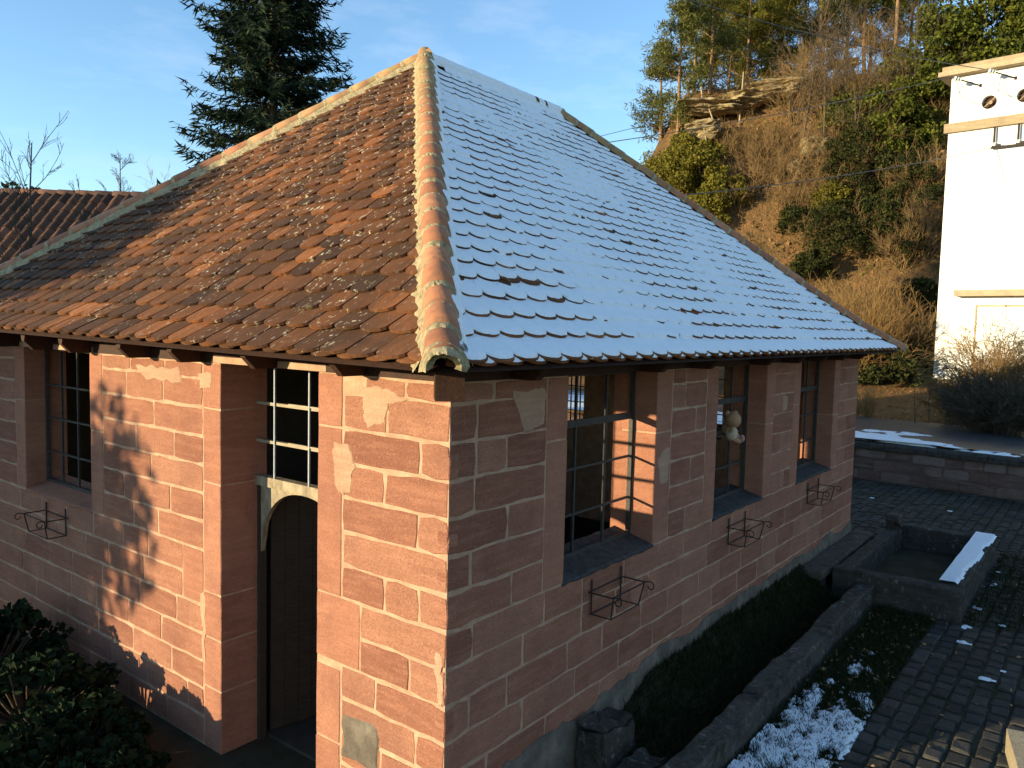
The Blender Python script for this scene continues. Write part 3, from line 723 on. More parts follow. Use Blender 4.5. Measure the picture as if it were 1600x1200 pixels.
EAVE_LIFT = 0.014                               # door wall eave tilted up away from the corner to fit image pixels
def rp(face, u, s, n=0.0):
    c, sn = frame(s); d, z = dof(s)-n*sn, zof(s)+n*c
    if face == 'L': return (-OX+d*KL, u, z+EAVE_LIFT*max(0, u)*(1-float(fof(s))))
    return (u, -OY+d*KR, z)
umin = lambda face, s: (-OY+(AY+OY)*fof(s)) if face == 'L' else (-OX+(AX+OX)*fof(s))
umax = lambda face, s: (YC-(YC-AY)*fof(s)) if face == 'L' else (XC-(XC-RX)*fof(s))
ss4 = [0.0, 0.4, 0.8, 1.2, SMAX]
V = []; F = []
def deck_strip(fn):
    b = len(V)
    for s in ss4:
        for e in (0, 1): V.append(fn(s, e))
    for i in range(len(ss4)-1): F.append((b+i*2, b+i*2+1, b+i*2+3, b+i*2+2))
def lift(p, n=-0.01): return (p[0], p[1], p[2]+n)
deck_strip(lambda s, e: lift(rp('L', umin('L', s) if e == 0 else umax('L', s), s)))
deck_strip(lambda s, e: lift(rp('R', umin('R', s) if e == 0 else umax('R', s), s)))
deck_strip(lambda s, e: lift((float(umax('R', s)), float(umin('L', s) if e == 0 else umax('L', s)), float(zof(s)))))
deck_strip(lambda s, e: lift((float(umin('R', s) if e == 0 else umax('R', s)), float(umax('L', s)), float(zof(s)))))
roof = obj('roof', V, F, M['rafter'], house)
ARC = 0.088
def tile_outline(w=TW, L=TL, arc=ARC, k=9):
    pts = [(-w/2*math.cos(math.pi*i/(k-1)), arc*(1-math.sin(math.pi*i/(k-1))**0.8)) for i in range(k)]
    return pts+[(w/2, L), (-w/2, L)]
def clip(poly, f):
    out = []
    for i in range(len(poly)):
        a, b = poly[i], poly[(i+1) % len(poly)]; fa, fb = f(a), f(b)
        if fa >= 0: out.append(a)
        if (fa >= 0) != (fb >= 0):
            t = fa/(fa-fb); out.append((a[0]+(b[0]-a[0])*t, a[1]+(b[1]-a[1])*t))
    return out
NLO = 0.051
TTL = 0.025; NLL = 0.067
def tile_solid(poly, crown=0.004, thick=True):
    NLO, TT = (NLL, TTL) if thick else (0.051, 0.019)
    """thick tile from an outline in its own (u, v) plane; its tail rides on the course below"""
    n = len(poly); V = []; F = []
    for (u, v) in poly: V.append((u, v, NLO-(NLO-0.004)*v/TL))
    for (u, v) in poly: V.append((u, v, NLO-(NLO-0.004)*v/TL+TT))
    vs_ = [v for u, v in poly]; cu = sum(u for u, v in poly)/n; cv = sum(vs_)/n
    V.append((cu, cv, NLO-(NLO-0.004)*cv/TL+TT+crown))
    for i in range(n):
        j = (i+1) % n; F += [(i, j, n+j, n+i), (n+i, n+j, 2*n)]
    F.append(tuple(reversed(range(n))))
    return V, F
tile_meshes = []
for q in range(5):
    ol = [(u+rnd.uniform(-.002, .002), v+rnd.uniform(-.003, .003)) for u, v in tile_outline()]
    Vt, Ft = tile_solid(ol, rnd.uniform(0.002, 0.006)); tile_meshes.append(mesh_from('roof_tile', Vt, Ft, M['tile']))
def tile_matrix(face, u, s, du=0, dv=0, rot=0.0, dn=0.0):
    c, sn = frame(s+TL*0.4); p = rp(face, u+du, s+dv, dn)
    if face == 'L': eu, ev, en = (0, -1, 0), (c, 0, sn), (-sn, 0, c)
    else: eu, ev, en = (1, 0, 0), (0, c, sn), (0, -sn, c)
    m = Matrix(((eu[0], ev[0], en[0], p[0]), (eu[1], ev[1], en[1], p[1]), (eu[2], ev[2], en[2], p[2]), (0, 0, 0, 1)))
    return m @ Matrix.Rotation(rot, 4, 'Z')
ROWS = [0.0, 0.30, 0.555, 0.81, 1.045, 1.26]
while ROWS[-1]+GAUGE < SMAX-0.22: ROWS.append(ROWS[-1]+GAUGE)
NR = len(ROWS)
def tiles(face):
    out = []
    for r in range(-1, NR):
        s = ROWS[r] if r >= 0 else 0.010
        under = r < 0
        a, b = umin(face, s)-0.1, umax(face, s)+0.1
        u = (math.floor(a/PITCH)+(0.5 if (r % 2) else 0.0))*PITCH
        while u < b:
            u += PITCH
            hipL = lambda p: (u+p[0])-umin(face, s+p[1])-0.01
            hipR = lambda p: umax(face, s+p[1])-0.01-(u+p[0])
            ol = tile_outline() if not under else tile_outline(L=0.30)
            if s+TL > SMAX: ol = clip(ol, lambda p: SMAX-0.01-s-p[1])
            if not ol: continue
            whole = all(hipL(p) >= 0 and hipR(p) >= 0 for p in ol) and len(ol) == 11 and not under and s+TL < SMAX
            if not whole:
                ol = clip(ol, hipL)
                if len(ol) >= 3: ol = clip(ol, hipR)
                if len(ol) < 3 or max(p[0] for p in ol)-min(p[0] for p in ol) < 0.02: continue
            lo = -0.030 if under else rnd.uniform(-0.002, 0.004)
            # local u axis is mirrored on the left face
            if face == 'L': ol = [(-p[0], p[1]) for p in reversed(ol)]
            out.append((u, s, None if whole else ol, rnd.uniform(-.003, .003), rnd.uniform(-.006, .006), rnd.uniform(-.014, .014), lo))
    return out
tl = tiles('L')
def dcam(t):
    p = np.array(rp('L', t[0], t[1])); return float(np.linalg.norm(p-CAM))
tl.sort(key=dcam)
fieldL = MB()
for i, (u, s, ol, du, dv, ro, lo) in enumerate(tl):
    m = tile_matrix('L', u, s, du, dv if ol is None else 0, ro if ol is None else 0, lo)
    if i < 295:
        if ol is None: o = link('roof_tile', tile_meshes[i % 5], roof); o.matrix_world = m
        else:
            Vt, Ft = tile_solid(ol); o = obj('roof_tile', Vt, Ft, M['tile'], roof); o.matrix_world = m
    else:
        Vt, Ft = tile_solid(ol or tile_outline(), rnd.uniform(.002, .006)); fieldL.add([m @ Vector(v) for v in Vt], Ft)
fieldL.build('tile_field', M['tile'], roof, 'stuff')
fieldR = MB()
for (u, s, ol, du, dv, ro, lo) in tiles('R'):
    m = tile_matrix('R', u, s, du, dv if ol is None else 0, ro if ol is None else 0, lo)
    Vt, Ft = tile_solid(ol or tile_outline(), 0.004, False); fieldR.add([m @ Vector(v) for v in Vt], Ft)
fieldR.build('tile_field', M['tile'], roof, 'stuff')
# snow lying on every course of the shaded face, scalloped by the tails of the tiles
V = []; F = []
STEP = PITCH/14
for r in range(-1, NR):
    s = ROWS[r] if r >= 0 else 0.010
    gn = (ROWS[r+1]-ROWS[r] if r+1 < NR else 0.2) if r >= 0 else ROWS[1]
    a, b = umin('R', s)+0.10, umax('R', s)-0.10
    k0, k1 = int(math.ceil(a/STEP)), int(b/STEP)
    off = (0.5 if (r % 2) else 0.0)*PITCH; prev = None
    for k in range(k0, k1+1):
        u = k*STEP
        q = ((u-off)/PITCH); tid = round(q); uu = (q-tid)*PITCH
        arc = ARC*(1-math.sqrt(max(0, 1-(min(abs(uu), TW/2)/(TW/2))**2))**0.8)
        h1 = n3(u*2.1, s*3.1, 1)*0.5+n3(tid*3.7, r*5.3, 2)*0.5
        inset = 0.002+0.016*max(0, h1+0.20)+0.007*n3(u*24, s*9, 5)+(0.002 if r < 0 else 0)+(0.012 if r == 0 else 0)
        full = 0.8*n3(u*0.55, s*0.7, 9)+0.70*n3(tid*1.93, r*2.71, 4)+0.35*n3(u*9, s*5, 6)
        if r <= 0: full = min(full, 0.05)
        if n3(tid*5.17+r*1.3, r*3.71+tid*0.7, 12) > 0.44 and r > 0: inset += 0.045+0.02*n3(u*30, r, 2)
        if full > 0.26: inset = -0.014
        ve = arc+inset
        dmax = sof(min(HALF, (u+OX-0.03)/(AX+OX)*HALF))-s; dmx2 = sof(min(HALF, (XC-u-0.03)/(XC-RX)*HALF))-s
        vt = min(gn+0.09, dmax, dmx2, SMAX-0.02-s)
        if r < 0: vt = min(vt, 0.2)
        if vt < ve+0.03: prev = None; continue
        if r < 0 and abs(uu) > 0.132: prev = None; continue
        fillv = 0.005+0.020*max(0, full+0.20)
        base = len(V)
        for k_, (t, h) in enumerate(((0.0, -0.020 if full > 0.26 else 0.001), (0.012, 0.012), (0.035, 0.019), (0.10, 0.018), (gn-0.04, 0.006+fillv*0.5), (gn, fillv), (1.0, fillv))):
            v = min(ve+t, gn-0.045, vt) if k_ < 4 else (min(t, vt) if k_ < 6 else vt)
            nn = NLO-(NLO-0.004)*v/TL+TT+0.004+h+0.004*n3(u*7, (s+v)*7, 3)+(-0.030 if r < 0 else 0)
            V.append(rp('R', u, s+v, nn))
        if prev is not None:
            for j in range(6): F.append((prev+j, base+j, base+j+1, prev+j+1))
        prev = base
obj('snow_cover', V, F, M['snow'], roof, 'stuff', True)

# hips and ridge: half-round tiles bedded in mortar
def halfround(L, r0, r1, th=0.016, k=11, half=R(96)):
    V = []; F = []
    for (x, r) in ((0, r0), (L*0.5, (r0+r1)/2), (L, r1)):
        for rr in (r, r-th):
            for i in range(k):
                a = -half+2*half*i/(k-1); V.append((x, rr*math.sin(a), rr*math.cos(a)))
    def ix(ring, lay_, i): return ring*2*k+lay_*k+i
    for g_ in range(2):
        for i in range(k-1):
            F.append((ix(g_, 0, i), ix(g_+1, 0, i), ix(g_+1, 0, i+1), ix(g_, 0, i+1)))
            F.append((ix(g_, 1, i), ix(g_, 1, i+1), ix(g_+1, 1, i+1), ix(g_+1, 1, i)))
        for i in (0, k-1): F.append((ix(g_, 0, i), ix(g_, 1, i), ix(g_+1, 1, i), ix(g_+1, 0, i)))
    for i in range(k-1): F.append((ix(0, 0, i), ix(0, 0, i+1), ix(0, 1, i+1), ix(0, 1, i)))
    return V, F
HT_L = 0.42
ht_mesh = mesh_from('ridge_tile', *halfround(HT_L, 0.132, 0.104), M['ridge'], True)
def collar_mesh(seed):
    r_ = random.Random(seed); V = []; F = []; k = 25; half = R(100)
    for i in range(k):
        a = -half+2*half*i/(k-1)
        e0, e1 = r_.uniform(-.006, .012), r_.uniform(-.02, .012)
        for x, r in ((-0.062+e1, 0.110+r_.uniform(-.002, .004)), (-0.045+e1*0.5, 0.122+r_.uniform(-.004, .006)), (-0.008, 0.129+r_.uniform(-.003, .005)), (0.012+e0, 0.126)):
            V.append((x, r*math.sin(a), r*math.cos(a)))
    for i in range(k-1):
        for j in range(3): F.append((i*4+j, (i+1)*4+j, (i+1)*4+j+1, i*4+j+1))
    return mesh_from('mortar_collar', V, F, M['ridgemortar'])
col_meshes = [collar_mesh(i) for i in range(4)]
def hip_line(fn, L, expo, lumps=None, sides=('ridgemortar', 'ridgemortar'), droop=-0.085):
    """fn(t): point on the hip at distance t from its foot; tiles lapped upwards"""
    nT = int(L/expo); 
    for i in range(nT+1):
        t = i*expo
        if t+0.1 > L: break
        p, q = Vector(fn(t)), Vector(fn(min(L, t+HT_L)))
        x = (q-p).normalized(); y_ = Vector((0, 0, 1)).cross(x).normalized(); z_ = x.cross(y_)
        o_ = p+z_*(0.046+droop*0+0.006*(i % 2))+Vector((rnd.uniform(-.006, .006), rnd.uniform(-.006, .006), 0))
        m = Matrix(((x[0], y_[0], z_[0], o_[0]), (x[1], y_[1], z_[1], o_[1]), (x[2], y_[2], z_[2], o_[2]), (0, 0, 0, 1))) @ Matrix.Rotation(-0.035, 4, 'Y') @ Matrix.Rotation(rnd.uniform(-.03, .03), 4, 'X')
        o = link('ridge_tile', ht_mesh, roof); o.matrix_world = m
        c = link('mortar_collar', col_meshes[i % 4], roof); c.matrix_world = m
    for side, mk in zip((1, -1), sides):
        if mk is None: continue
        n = int(L/0.035); V = []; F = []; t_s = 0.22 if mk == 'snow' else 0.10
        for i in range(n+1):
            t = t_s+(L-t_s)*i/n; p, q = Vector(fn(t)), Vector(fn(min(L, t+0.1) if t < L-0.1 else t)); 
            if t >= L-0.1: p0 = Vector(fn(t-0.1)); x = (p-p0).normalized()
            else: x = (q-p).normalized()
            y_ = Vector((0, 0, 1)).cross(x).normalized(); z_ = x.cross(y_)
            ft = min(1.0, 0.25+t/0.6); wv = 0.030*ft*n3(t*9, side*3.0, 1)+0.012*ft*n3(t*31, side, 2)+0.02*ft*n3(t*2.5, side, 6)
            for (a, h) in ((0.088, 0.092+0.012*n3(t*7, side)), (0.132, 0.052+0.014*n3(t*14, 4)), (0.150+0.028*ft+wv, -0.02), (0.165+0.06*ft+wv*1.3, -0.05-0.05*ft)):
                V.append(p+y_*side*a+z_*h)
        for i in range(n):
            for j in range(3):
                f = (i*4+j, (i+1)*4+j, (i+1)*4+j+1, i*4+j+1); F.append(f if side < 0 else tuple(reversed(f)))
        obj('snow_fillet' if mk == 'snow' else 'hip_mortar', V, F, M[mk], roof, None, mk == 'snow')
HL = [0.0]
def hipfn(A_, B_, lift_=0.0):
    L = math.sqrt((A_[0]-B_[0])**2+(A_[1]-B_[1])**2+(RZ-ZE)**2)+0.02
    def f(t):
        s = t*SMAX/L; q = float(fof(s)); return (A_[0]+(B_[0]-A_[0])*q, A_[1]+(B_[1]-A_[1])*q, float(zof(s))+0.004+lift_*(1-q))
    return f, L
HIP_N, HIPLEN = hipfn((-OX, -OY), (AX, AY)); HIP_L, LEN_L = hipfn((-OX, YC), (AX, AY), EAVE_LIFT*YC); HIP_F, LEN_F = hipfn((XC, -OY), (RX, AY))
RIDGE = lambda t: (AX+t, AY, RZ+0.004); RL = RX-AX
hip_line(HIP_N, HIPLEN, 0.335, sides=('ridgemortar', 'snow'))
hip_line(HIP_L, LEN_L, 0.41, sides=('ridgemortar', 'ridgemortar'))
hip_line(HIP_F, LEN_F, 0.335, sides=(None, 'ridgemortar'))
hip_line(RIDGE, RL, 0.335, sides=(None, 'snow'))
# mortar plug in the mouth of the corner hip tile
mb = MB(); c0 = np.array((-OX-0.02, -OY-0.02, ZE+0.035))
P = []; n = 15
for i in range(n):
    a = -R(104)+2*R(104)*i/(n-1); r = 0.15*(1+rnd.uniform(-.08, .10)); P.append((a, r))
ex = np.array((0.7071, -0.7071, 0)); ez = np.array((0, 0, 1.0)); ef = np.array((-0.7071, -0.7071, 0))
V = []
for dep, k in ((0.12, 1.0), (0.0, 1.0), (-0.025, 0.82)):
    for a, r in P: V.append(c0-ef*dep+ex*(r*k*math.sin(a))+ez*(r*k*math.cos(a)-0.012*dep))
for a, r in P: V.append(c0-ef*(-0.012)+ex*(r*0.45*math.sin(a))+ez*(max(-0.02, r*0.35*math.cos(a))))
F = [(g_*n+i, g_*n+i+1, (g_+1)*n+i+1, (g_+1)*n+i) for g_ in range(3) for i in range(n-1)]
obj('hip_mortar', V, F, M['ridgemortar'], roof)
# snow draped over the shaded flank of hip and ridge tiles
def snow_drape(fn, L, rad, a_lo, a_hi, seed, gap, t0=0.1, fingers=0.0, zoff=0.046):
    V = []; F = []; n = int((L-t0)/0.03); prev = None
    for i in range(n):
        t = t0+i*0.03; p = Vector(fn(t)); q = Vector(fn(t+0.1)) if t < L-0.12 else p+(p-Vector(fn(t-0.1)))
        x = (q-p).normalized(); y_ = Vector((0, 0, 1)).cross(x).normalized(); z_ = x.cross(y_)
        g_ = n3(t*1.7, seed)+0.5*n3(t*5.1, seed+3)
        lo = a_lo+0.18*n3(t*6, seed+7)
        if fingers:
            ph = (t/0.335) % 1.0; lo = a_hi-(a_hi-a_lo)*max(0.0, math.sin(math.pi*min(1, ph*1.15)))**0.6*(0.75+0.5*n3(int(t/0.335)*1.7, seed))
        elif g_ > gap: prev = None; continue
        base = len(V); m_ = 6
        for j in range(m_+1):
            a = lo+(a_hi-lo)*j/m_; th = 0.006+0.026*math.sin(math.pi*min(1, (j+0.15)/m_*0.8))*(1 if j else 0.1)+0.006*n3(t*11, j*1.3, seed)
            rr = rad+th; V.append(p+z_*(zoff-0.02)-y_*rr*math.sin(a)+z_*rr*math.cos(a))
        if prev is not None:
            for j in range(m_): F.append((prev+j, prev+j+1, base+j+1, base+j))
        prev = base
    obj('snow_crust', V, F, M['snow'], roof, 'stuff', True)
snow_drape(HIP_N, HIPLEN-0.3, 0.132, R(24), R(108), 3, 9, 0.22, 1.0)
snow_drape(RIDGE, RL+0.1, 0.128, R(2), R(104), 5, 0.52, 0.0)
# stray twigs lying in the snow
for (u, s, a, L) in ((3.55, 4.4, 0.5, 0.28), (3.75, 4.1, -0.6, 0.3), (6.2, 2.0, 0.3, 0.12), (5.0, 3.0, 1.0, 0.10), (8.8, 1.3, -0.4, 0.12), (2.8, 2.9, 0.2, 0.10)):
    mb = MB(); pts = [rp('R', u+L*k/4*math.cos(a)+0.01*math.sin(k*2), s+L*k/4*math.sin(a)*0.6+0.02*math.sin(k*1.3), 0.085) for k in range(5)]
    mb.tube(pts, [0.010, 0.012, 0.009, 0.007, 0.004], 5); mb.build('twig', M['bark'], roof)
# beam ends under the eaves
def beam_tail(wall, t, out=0.33, w=0.17, z0=3.19, z1=3.40):
    V = []
    for (o, zb) in ((0.08, z0), (-out+0.10, z0), (-out, z0+0.10)):
        for k in (-1, 1): V.append((t+k*w*0.26, o, zb))
        for k in (-1, 1): V.append((t+k*w*0.5, o, z1 if o > -0.3 else z1-0.02))
    F = []
    for i in range(2):
        a, b = i*4, i*4+4
        F += [(a, b, b+1, a+1), (a, a+2, b+2, b), (a+1, b+1, b+3, a+3), (a+2, a+3, b+3, b+2)]
    F += [(8, 10, 11, 9), (0, 1, 3, 2)]
    if wall == 'L': V = [(o, t_, z) for t_, o, z in V]
    obj('beam_tail', V, F, M['rafter'], house)
for x in (0.74, 2.82, 3.96, 5.74, 6.94, 8.0, 9.1, 10.2): beam_tail('R', x)
for y in (0.92, 2.05, 3.22, 4.19, 5.5, 6.5, 7.5, 8.6): beam_tail('L', y, w=0.13)
mb = MB(); mb.obox((-0.12, -0.09, 3.20), (0.16*.7071, 0.16*.7071, 0), (-0.10*.7071, 0.10*.7071, 0), (0, 0, 0.115)); mb.build('beam_tail', M['rafter'], house)
mb = MB(); mb.box(0.03, LX-0.03, 0.03, 0.06, TOPZ+0.10, 3.66); mb.box(0.03, 0.06, 0.06, WY-0.03, TOPZ+0.10, 3.66)
mb.build('eave_board', M['rafter'], house)
# laths showing under the first course
for k in range(2):
    mb = MB(); s = 0.16+0.2*k; mb.bar(rp('L', -OV+0.3, s, -0.03), rp('L', YC-0.3, s, -0.03), 0.04, 0.025); mb.bar(rp('R', -OV+0.3, s, -0.03), rp('R', XC-0.3, s, -0.03), 0.04, 0.025); mb.build('lath', M['rafter'], house)

# ------------------------------------------------------------------ flower box racks, toy
def rack(wall, t0, label, first=None):
    o = thing('flower_rack', label, 'flower rack', (t0, 0, 1.17) if wall == 'R' else (0, t0, 1.17), 'wrought iron flower racks on the walls')
    W_, D_, H_ = 0.62, 0.27, 0.22
    def T(p):
        return p if wall == 'R' else (p[1], -p[0], p[2])
    y0 = -0.02
    def part(nm, lst):
        mb = MB()
        for pts, r in lst: mb.tube([T(p) for p in pts], r, 6)
        mb.build(nm, M['iron'], o)
    part('top_rail', [([(0, y0, 0), (W_, y0, 0)], .007), ([(W_, y0, 0), (W_, -D_, 0)], .007), ([(W_, -D_, 0), (0, -D_, 0)], .007), ([(0, -D_, 0), (0, y0, 0)], .007)])
    part('bottom_rail', [([(0.05, y0, -H_), (W_-.05, y0, -H_)], .006), ([(W_-.05, y0, -H_), (W_-.05, -D_+.04, -H_)], .006), ([(W_-.05, -D_+.04, -H_), (0.05, -D_+.04, -H_)], .006), ([(0.05, -D_+.04, -H_), (0.05, y0, -H_)], .006)])
    for x in (0.04, W_-0.04): part('post', [([(x, y0-.004, -H_), (x, y0-.004, 0.11)], .009)])
    for x in (0.02, W_-0.02): part('strut', [([(x, -D_, 0.0), (x+(.03 if x < .3 else -.03), -D_+.04, -H_)], .007)])
    for x in (0.0, W_):
        pts = [(x, -D_, 0)]
        for k in range(11):
            a = math.pi*0.5-k*0.47; r = 0.045-0.0022*k; pts.append((x, -D_-0.055-r*math.cos(a)*0+(-r*math.cos(a)), 0.0-0.03+r*math.sin(a)))
        part('scroll', [(pts, .006)])
    return o
rack('R', 1.93, 'dark iron flower rack under the window with the sunlit reveal, nearest on the shaded wall')
rack('R', 5.15, 'empty iron flower rack under the window where the plush toy hangs')
rack('R', 8.28, 'empty iron flower rack under the farthest window of the shaded wall')
rack('L', 6.75, 'empty iron flower rack below the window left of the arched door')
toy = thing('plush_toy', 'small tan plush animal hanging outside the bars of the middle window', 'plush toy', (5.62, 0.17, 2.1))
def blob(nm, c, r, mat, par=toy, tilt=None):
    mb = MB(); mb.ball((0, 0, 0), r, 16, 10, tilt)
    o = mb.build(nm, M[mat], par, None, True); o.location = c
    return o
hd = blob('head', (0.02, 0.0, 0.37), (0.115, 0.105, 0.108), 'plushtan')
blob('muzzle', (-0.065, -0.055, -0.02), (0.055, 0.045, 0.045), 'plushcream', hd)
for s_ in (-1, 1): blob('ear', (0.0, s_*0.055-0.02, 0.085), (0.022, 0.035, 0.035), 'plushtan', hd); blob('eye', (-0.085, s_*0.03-0.045, 0.03), 0.010, 'black', hd)
blob('nose', (-0.115, -0.07, -0.005), 0.013, 'black', hd)
blob('body', (0.0, 0.0, 0.19), (0.088, 0.08, 0.105), 'plushcream')
for s_ in (-1, 1): blob('arm', (-0.03+s_*0.075, -0.03, 0.22), (0.032, 0.035, 0.075), 'plushtan', toy, Matrix.Rotation(s_*0.5, 3, 'Y'))
for s_ in (-1, 1):
    lg = blob('leg', (s_*0.055-0.02, 0.06, 0.10), (0.042, 0.078, 0.040), 'plushtan', toy, Matrix.Rotation(-0.3, 3, 'X')); blob('foot', (s_*0.01, 0.075, 0.028), (0.038, 0.030, 0.050), 'plushpink', lg)
toy.rotation_euler = (0, 0, R(-128))
mb = MB(); mb.tube([(0, 0.0, 0.47), (-0.06, 0.1, 0.50), (-0.07, 0.11, 0.46)], 0.005, 5); mb.build('string', M['bar'], toy)

# ------------------------------------------------------------------ trough, channel, slabs
def rough_block(name, x0, x1, y0, y1, z0, z1, mat, parent=None, res=0.075, amp=0.02, seed=0, round_=0.03):
    """stone block with worn, lumpy faces"""
    bm = bmesh.new(); bmesh.ops.create_cube(bm, size=1.0)
    bm.verts.ensure_lookup_table()
    for v in bm.verts: v.co = Vector(((x0+x1)/2+v.co.x*(x1-x0), (y0+y1)/2+v.co.y*(y1-y0), (z0+z1)/2+v.co.z*(z1-z0)))
    for ax, (a, b) in enumerate(((x0, x1), (y0, y1), (z0, z1))):
        n = max(1, int((b-a)/res))
        ds = [a+0.025, b-0.025]+[a+(b-a)*i/n for i in range(1, n)]
        for d in ds:
            no = [0, 0, 0]; no[ax] = 1; co = [0, 0, 0]; co[ax] = d
            bmesh.ops.bisect_plane(bm, geom=bm.verts[:]+bm.edges[:]+bm.faces[:], plane_co=co, plane_no=no)
    c = Vector(((x0+x1)/2, (y0+y1)/2, (z0+z1)/2)); h = Vector(((x1-x0)/2, (y1-y0)/2, (z1-z0)/2))
    for v in bm.verts:
        q = v.co-c; ex = [h[i]-abs(q[i]) < 1e-4 for i in range(3)]
        if sum(ex) >= 2:
            for i in range(3):
                if ex[i]: v.co[i] -= math.copysign(round_*(0.5 if sum(ex) == 2 else 0.75), q[i])*(0.6+0.8*abs(n3(*(v.co*2))))
        v.co += Vector((n3(v.co.x*3+seed, v.co.y*3, v.co.z*3), n3(v.co.x*3, v.co.y*3+seed, v.co.z*3+9), n3(v.co.x*3+4, v.co.y*3, v.co.z*3+seed)))*amp
        v.co += Vector((n3(v.co.x*11+seed, v.co.y*11, v.co.z*11), n3(v.co.x*11, v.co.y*11+seed, v.co.z*11+9), n3(v.co.x*11+4, v.co.y*11, v.co.z*11+seed)))*amp*0.55
    me = bpy.data.meshes.new(name); bm.to_mesh(me); bm.free(); me.materials.append(M[mat])
    return link(name, me, parent)
def rebase(o, loc):
    for c in o.children: c.location = c.location-Vector(loc)
    o.location = Vector(loc)
tr_ = thing('stone_trough', 'square dark stone water trough at the far end of the shaded wall', 'trough')
rough_block('side_wall', 8.59, 12.04, -2.19, -1.85, GL-.05, 0.04, 'greystone', tr_, seed=1)
rough_block('side_wall', 8.59, 12.04, -0.68, -0.46, GL-.05, 0.005, 'greystone', tr_, seed=2)
rough_block('end_wall', 8.33, 8.58, -2.20, -0.44, GL-.05, 0.03, 'greystone', tr_, seed=3)
rough_block('end_wall', 12.05, 12.32, -2.19, -0.44, GL-.05, 0.03, 'greystone', tr_, seed=4)
mb = MB(); mb.box(8.58, 12.05, -1.85, -0.68, GL, GL+0.06); mb.build('trough_floor', M['ground'], tr_)
snow_patch('snow', 8.62, 12.3, -2.20, -1.86, 0.022, lambda x, y: 0.044+0.012*n3(x*3, y*3), -0.45, 0.03, 1.6, 31, M['snow'], tr_,
           shape=lambda x, y: 0.35*sstep(8.7, 9.9, x)+0.15-1.5*sstep(0.16, 0.02, y+2.20)*(1-sstep(10.9, 11.9, x))-1.2*sstep(0.05, 0.0, y+2.2))
sp = thing('water_spout', 'short dark spout post at the far rim of the stone trough', 'water spout')
rough_block('post', 11.72, 12.0, -0.70, -0.45, GL, 0.26, 'greystone', sp, seed=8, amp=0.015)
mb = MB(); mb.tube([(11.74, -0.62, 0.12), (11.62, -0.72, 0.12), (11.56, -0.77, 0.08)], [0.034, 0.034, 0.03], 8); mb.build('pipe', M['iron'], sp)
rebase(tr_, (10.3, -1.3, GL)); rebase(sp, (11.87, -0.57, GL))
o = rough_block('stone_slab', 8.0, 11.2, -0.40, -0.03, -0.12, 0.0, 'greystone', seed=5, amp=0.02); tag(o, 'flat grey stone slab between the shaded wall and the trough', 'slab')
o = rough_block('stone_support', 8.15, 8.4, -0.36, -0.08, GL-.02, -0.11, 'greystone', seed=15); tag(o, 'rough stone carrying the near end of the grey slab by the wall', 'stone')
ch = thing('channel_kerb', 'long low stone kerb running along the wall from the block to the trough', 'kerb')
for i, (a, b) in enumerate(((1.5, 3.72), (3.74, 6.08), (6.10, 8.32))):
    rough_block('kerb_stone', a, b, -1.106+0.022*i, -0.85+0.022*i, GL-.05, -0.145+0.008*i, 'kerbstone', ch, res=0.09, seed=20+i, amp=0.03)
rebase(ch, (4.9, -0.97, GL))
o = rough_block('stone_block', 1.72, 2.28, -0.38, -0.06, GL-.05, 0.0, 'greystone', seed=41, amp=0.07, round_=0.10); tag(o, 'rounded grey stone block leaning at the foot of the shaded wall', 'stone')
o = rough_block('boulder', 1.75, 2.2, -0.80, -0.42, GL-.08, -0.24, 'greystone', seed=43, amp=0.08, round_=0.12)
tag(o, 'low rough stone between the block and the end of the kerb', 'stone')
# mossy bank falling from the wall foot to the bed of the channel
V = []; nb = 90; mb_ = 8
for i in range(nb+1):
    x = 2.2+6.0*i/nb; hi = 0.01+0.06*n3(x*1.1, 4)-0.30*(1-sstep(2.2, 3.4, x))
    for j in range(mb_+1):
        t = j/mb_; V.append((x, -0.012-0.82*t, GL+0.012+(hi-GL)*(1-t)**1.7+0.035*n3(x*4, t*5, 3)*(1-t*0.6)+0.02*n3(x*11, t*12, 6)))
obj('mossy_bank', V, [(i*(mb_+1)+j, i*(mb_+1)+j+1, (i+1)*(mb_+1)+j+1, (i+1)*(mb_+1)+j) for i in range(nb) for j in range(mb_)], M['ground'], kind='structure', smooth=True)
def bank_z(x, y):
    t = min(1, max(0, (-y-0.012)/0.82)); hi = 0.01+0.06*n3(x*1.1, 4)-0.30*(1-float(sstep(2.2, 3.4, x)))
    return GL+0.012+(hi-GL)*(1-t)**1.7 if y > -0.84 else GL
snow_patch('snow', 1.5, 6.4, -1.98, -1.13, 0.019, lambda x, y: GL+0.018, 0.02, 0.045, 3.4, 17, M['oldsnow'],
           shape=lambda x, y: 0.42*(1-sstep(4.0, 4.9, x))-0.45*sstep(4.1, 5.6, x)-0.9*sstep(-1.80, -1.97, y)-0.35*sstep(-1.32, -1.15, y)+0.45*n3(x*9, y*13, 2)+0.25*n3(x*22, y*30, 5), stretch=(0.8, 1.5))
snow_patch('snow', 6.4, 13.1, -3.3, -2.23, 0.03, lambda x, y: GL+0.032, 0.74, 0.04, 3.0, 23, M['oldsnow'], stretch=(1.3, 0.8), shape=lambda x, y: 0.4*n3(x*12, y*12, 2))
snow_patch('snow', 12.9, 18.5, -3.5, 3.8, 0.05, lambda x, y: GL+0.034, 1.0, 0.03, 1.9, 27, M['oldsnow'], shape=lambda x, y: 0.4*n3(x*9, y*9, 2))
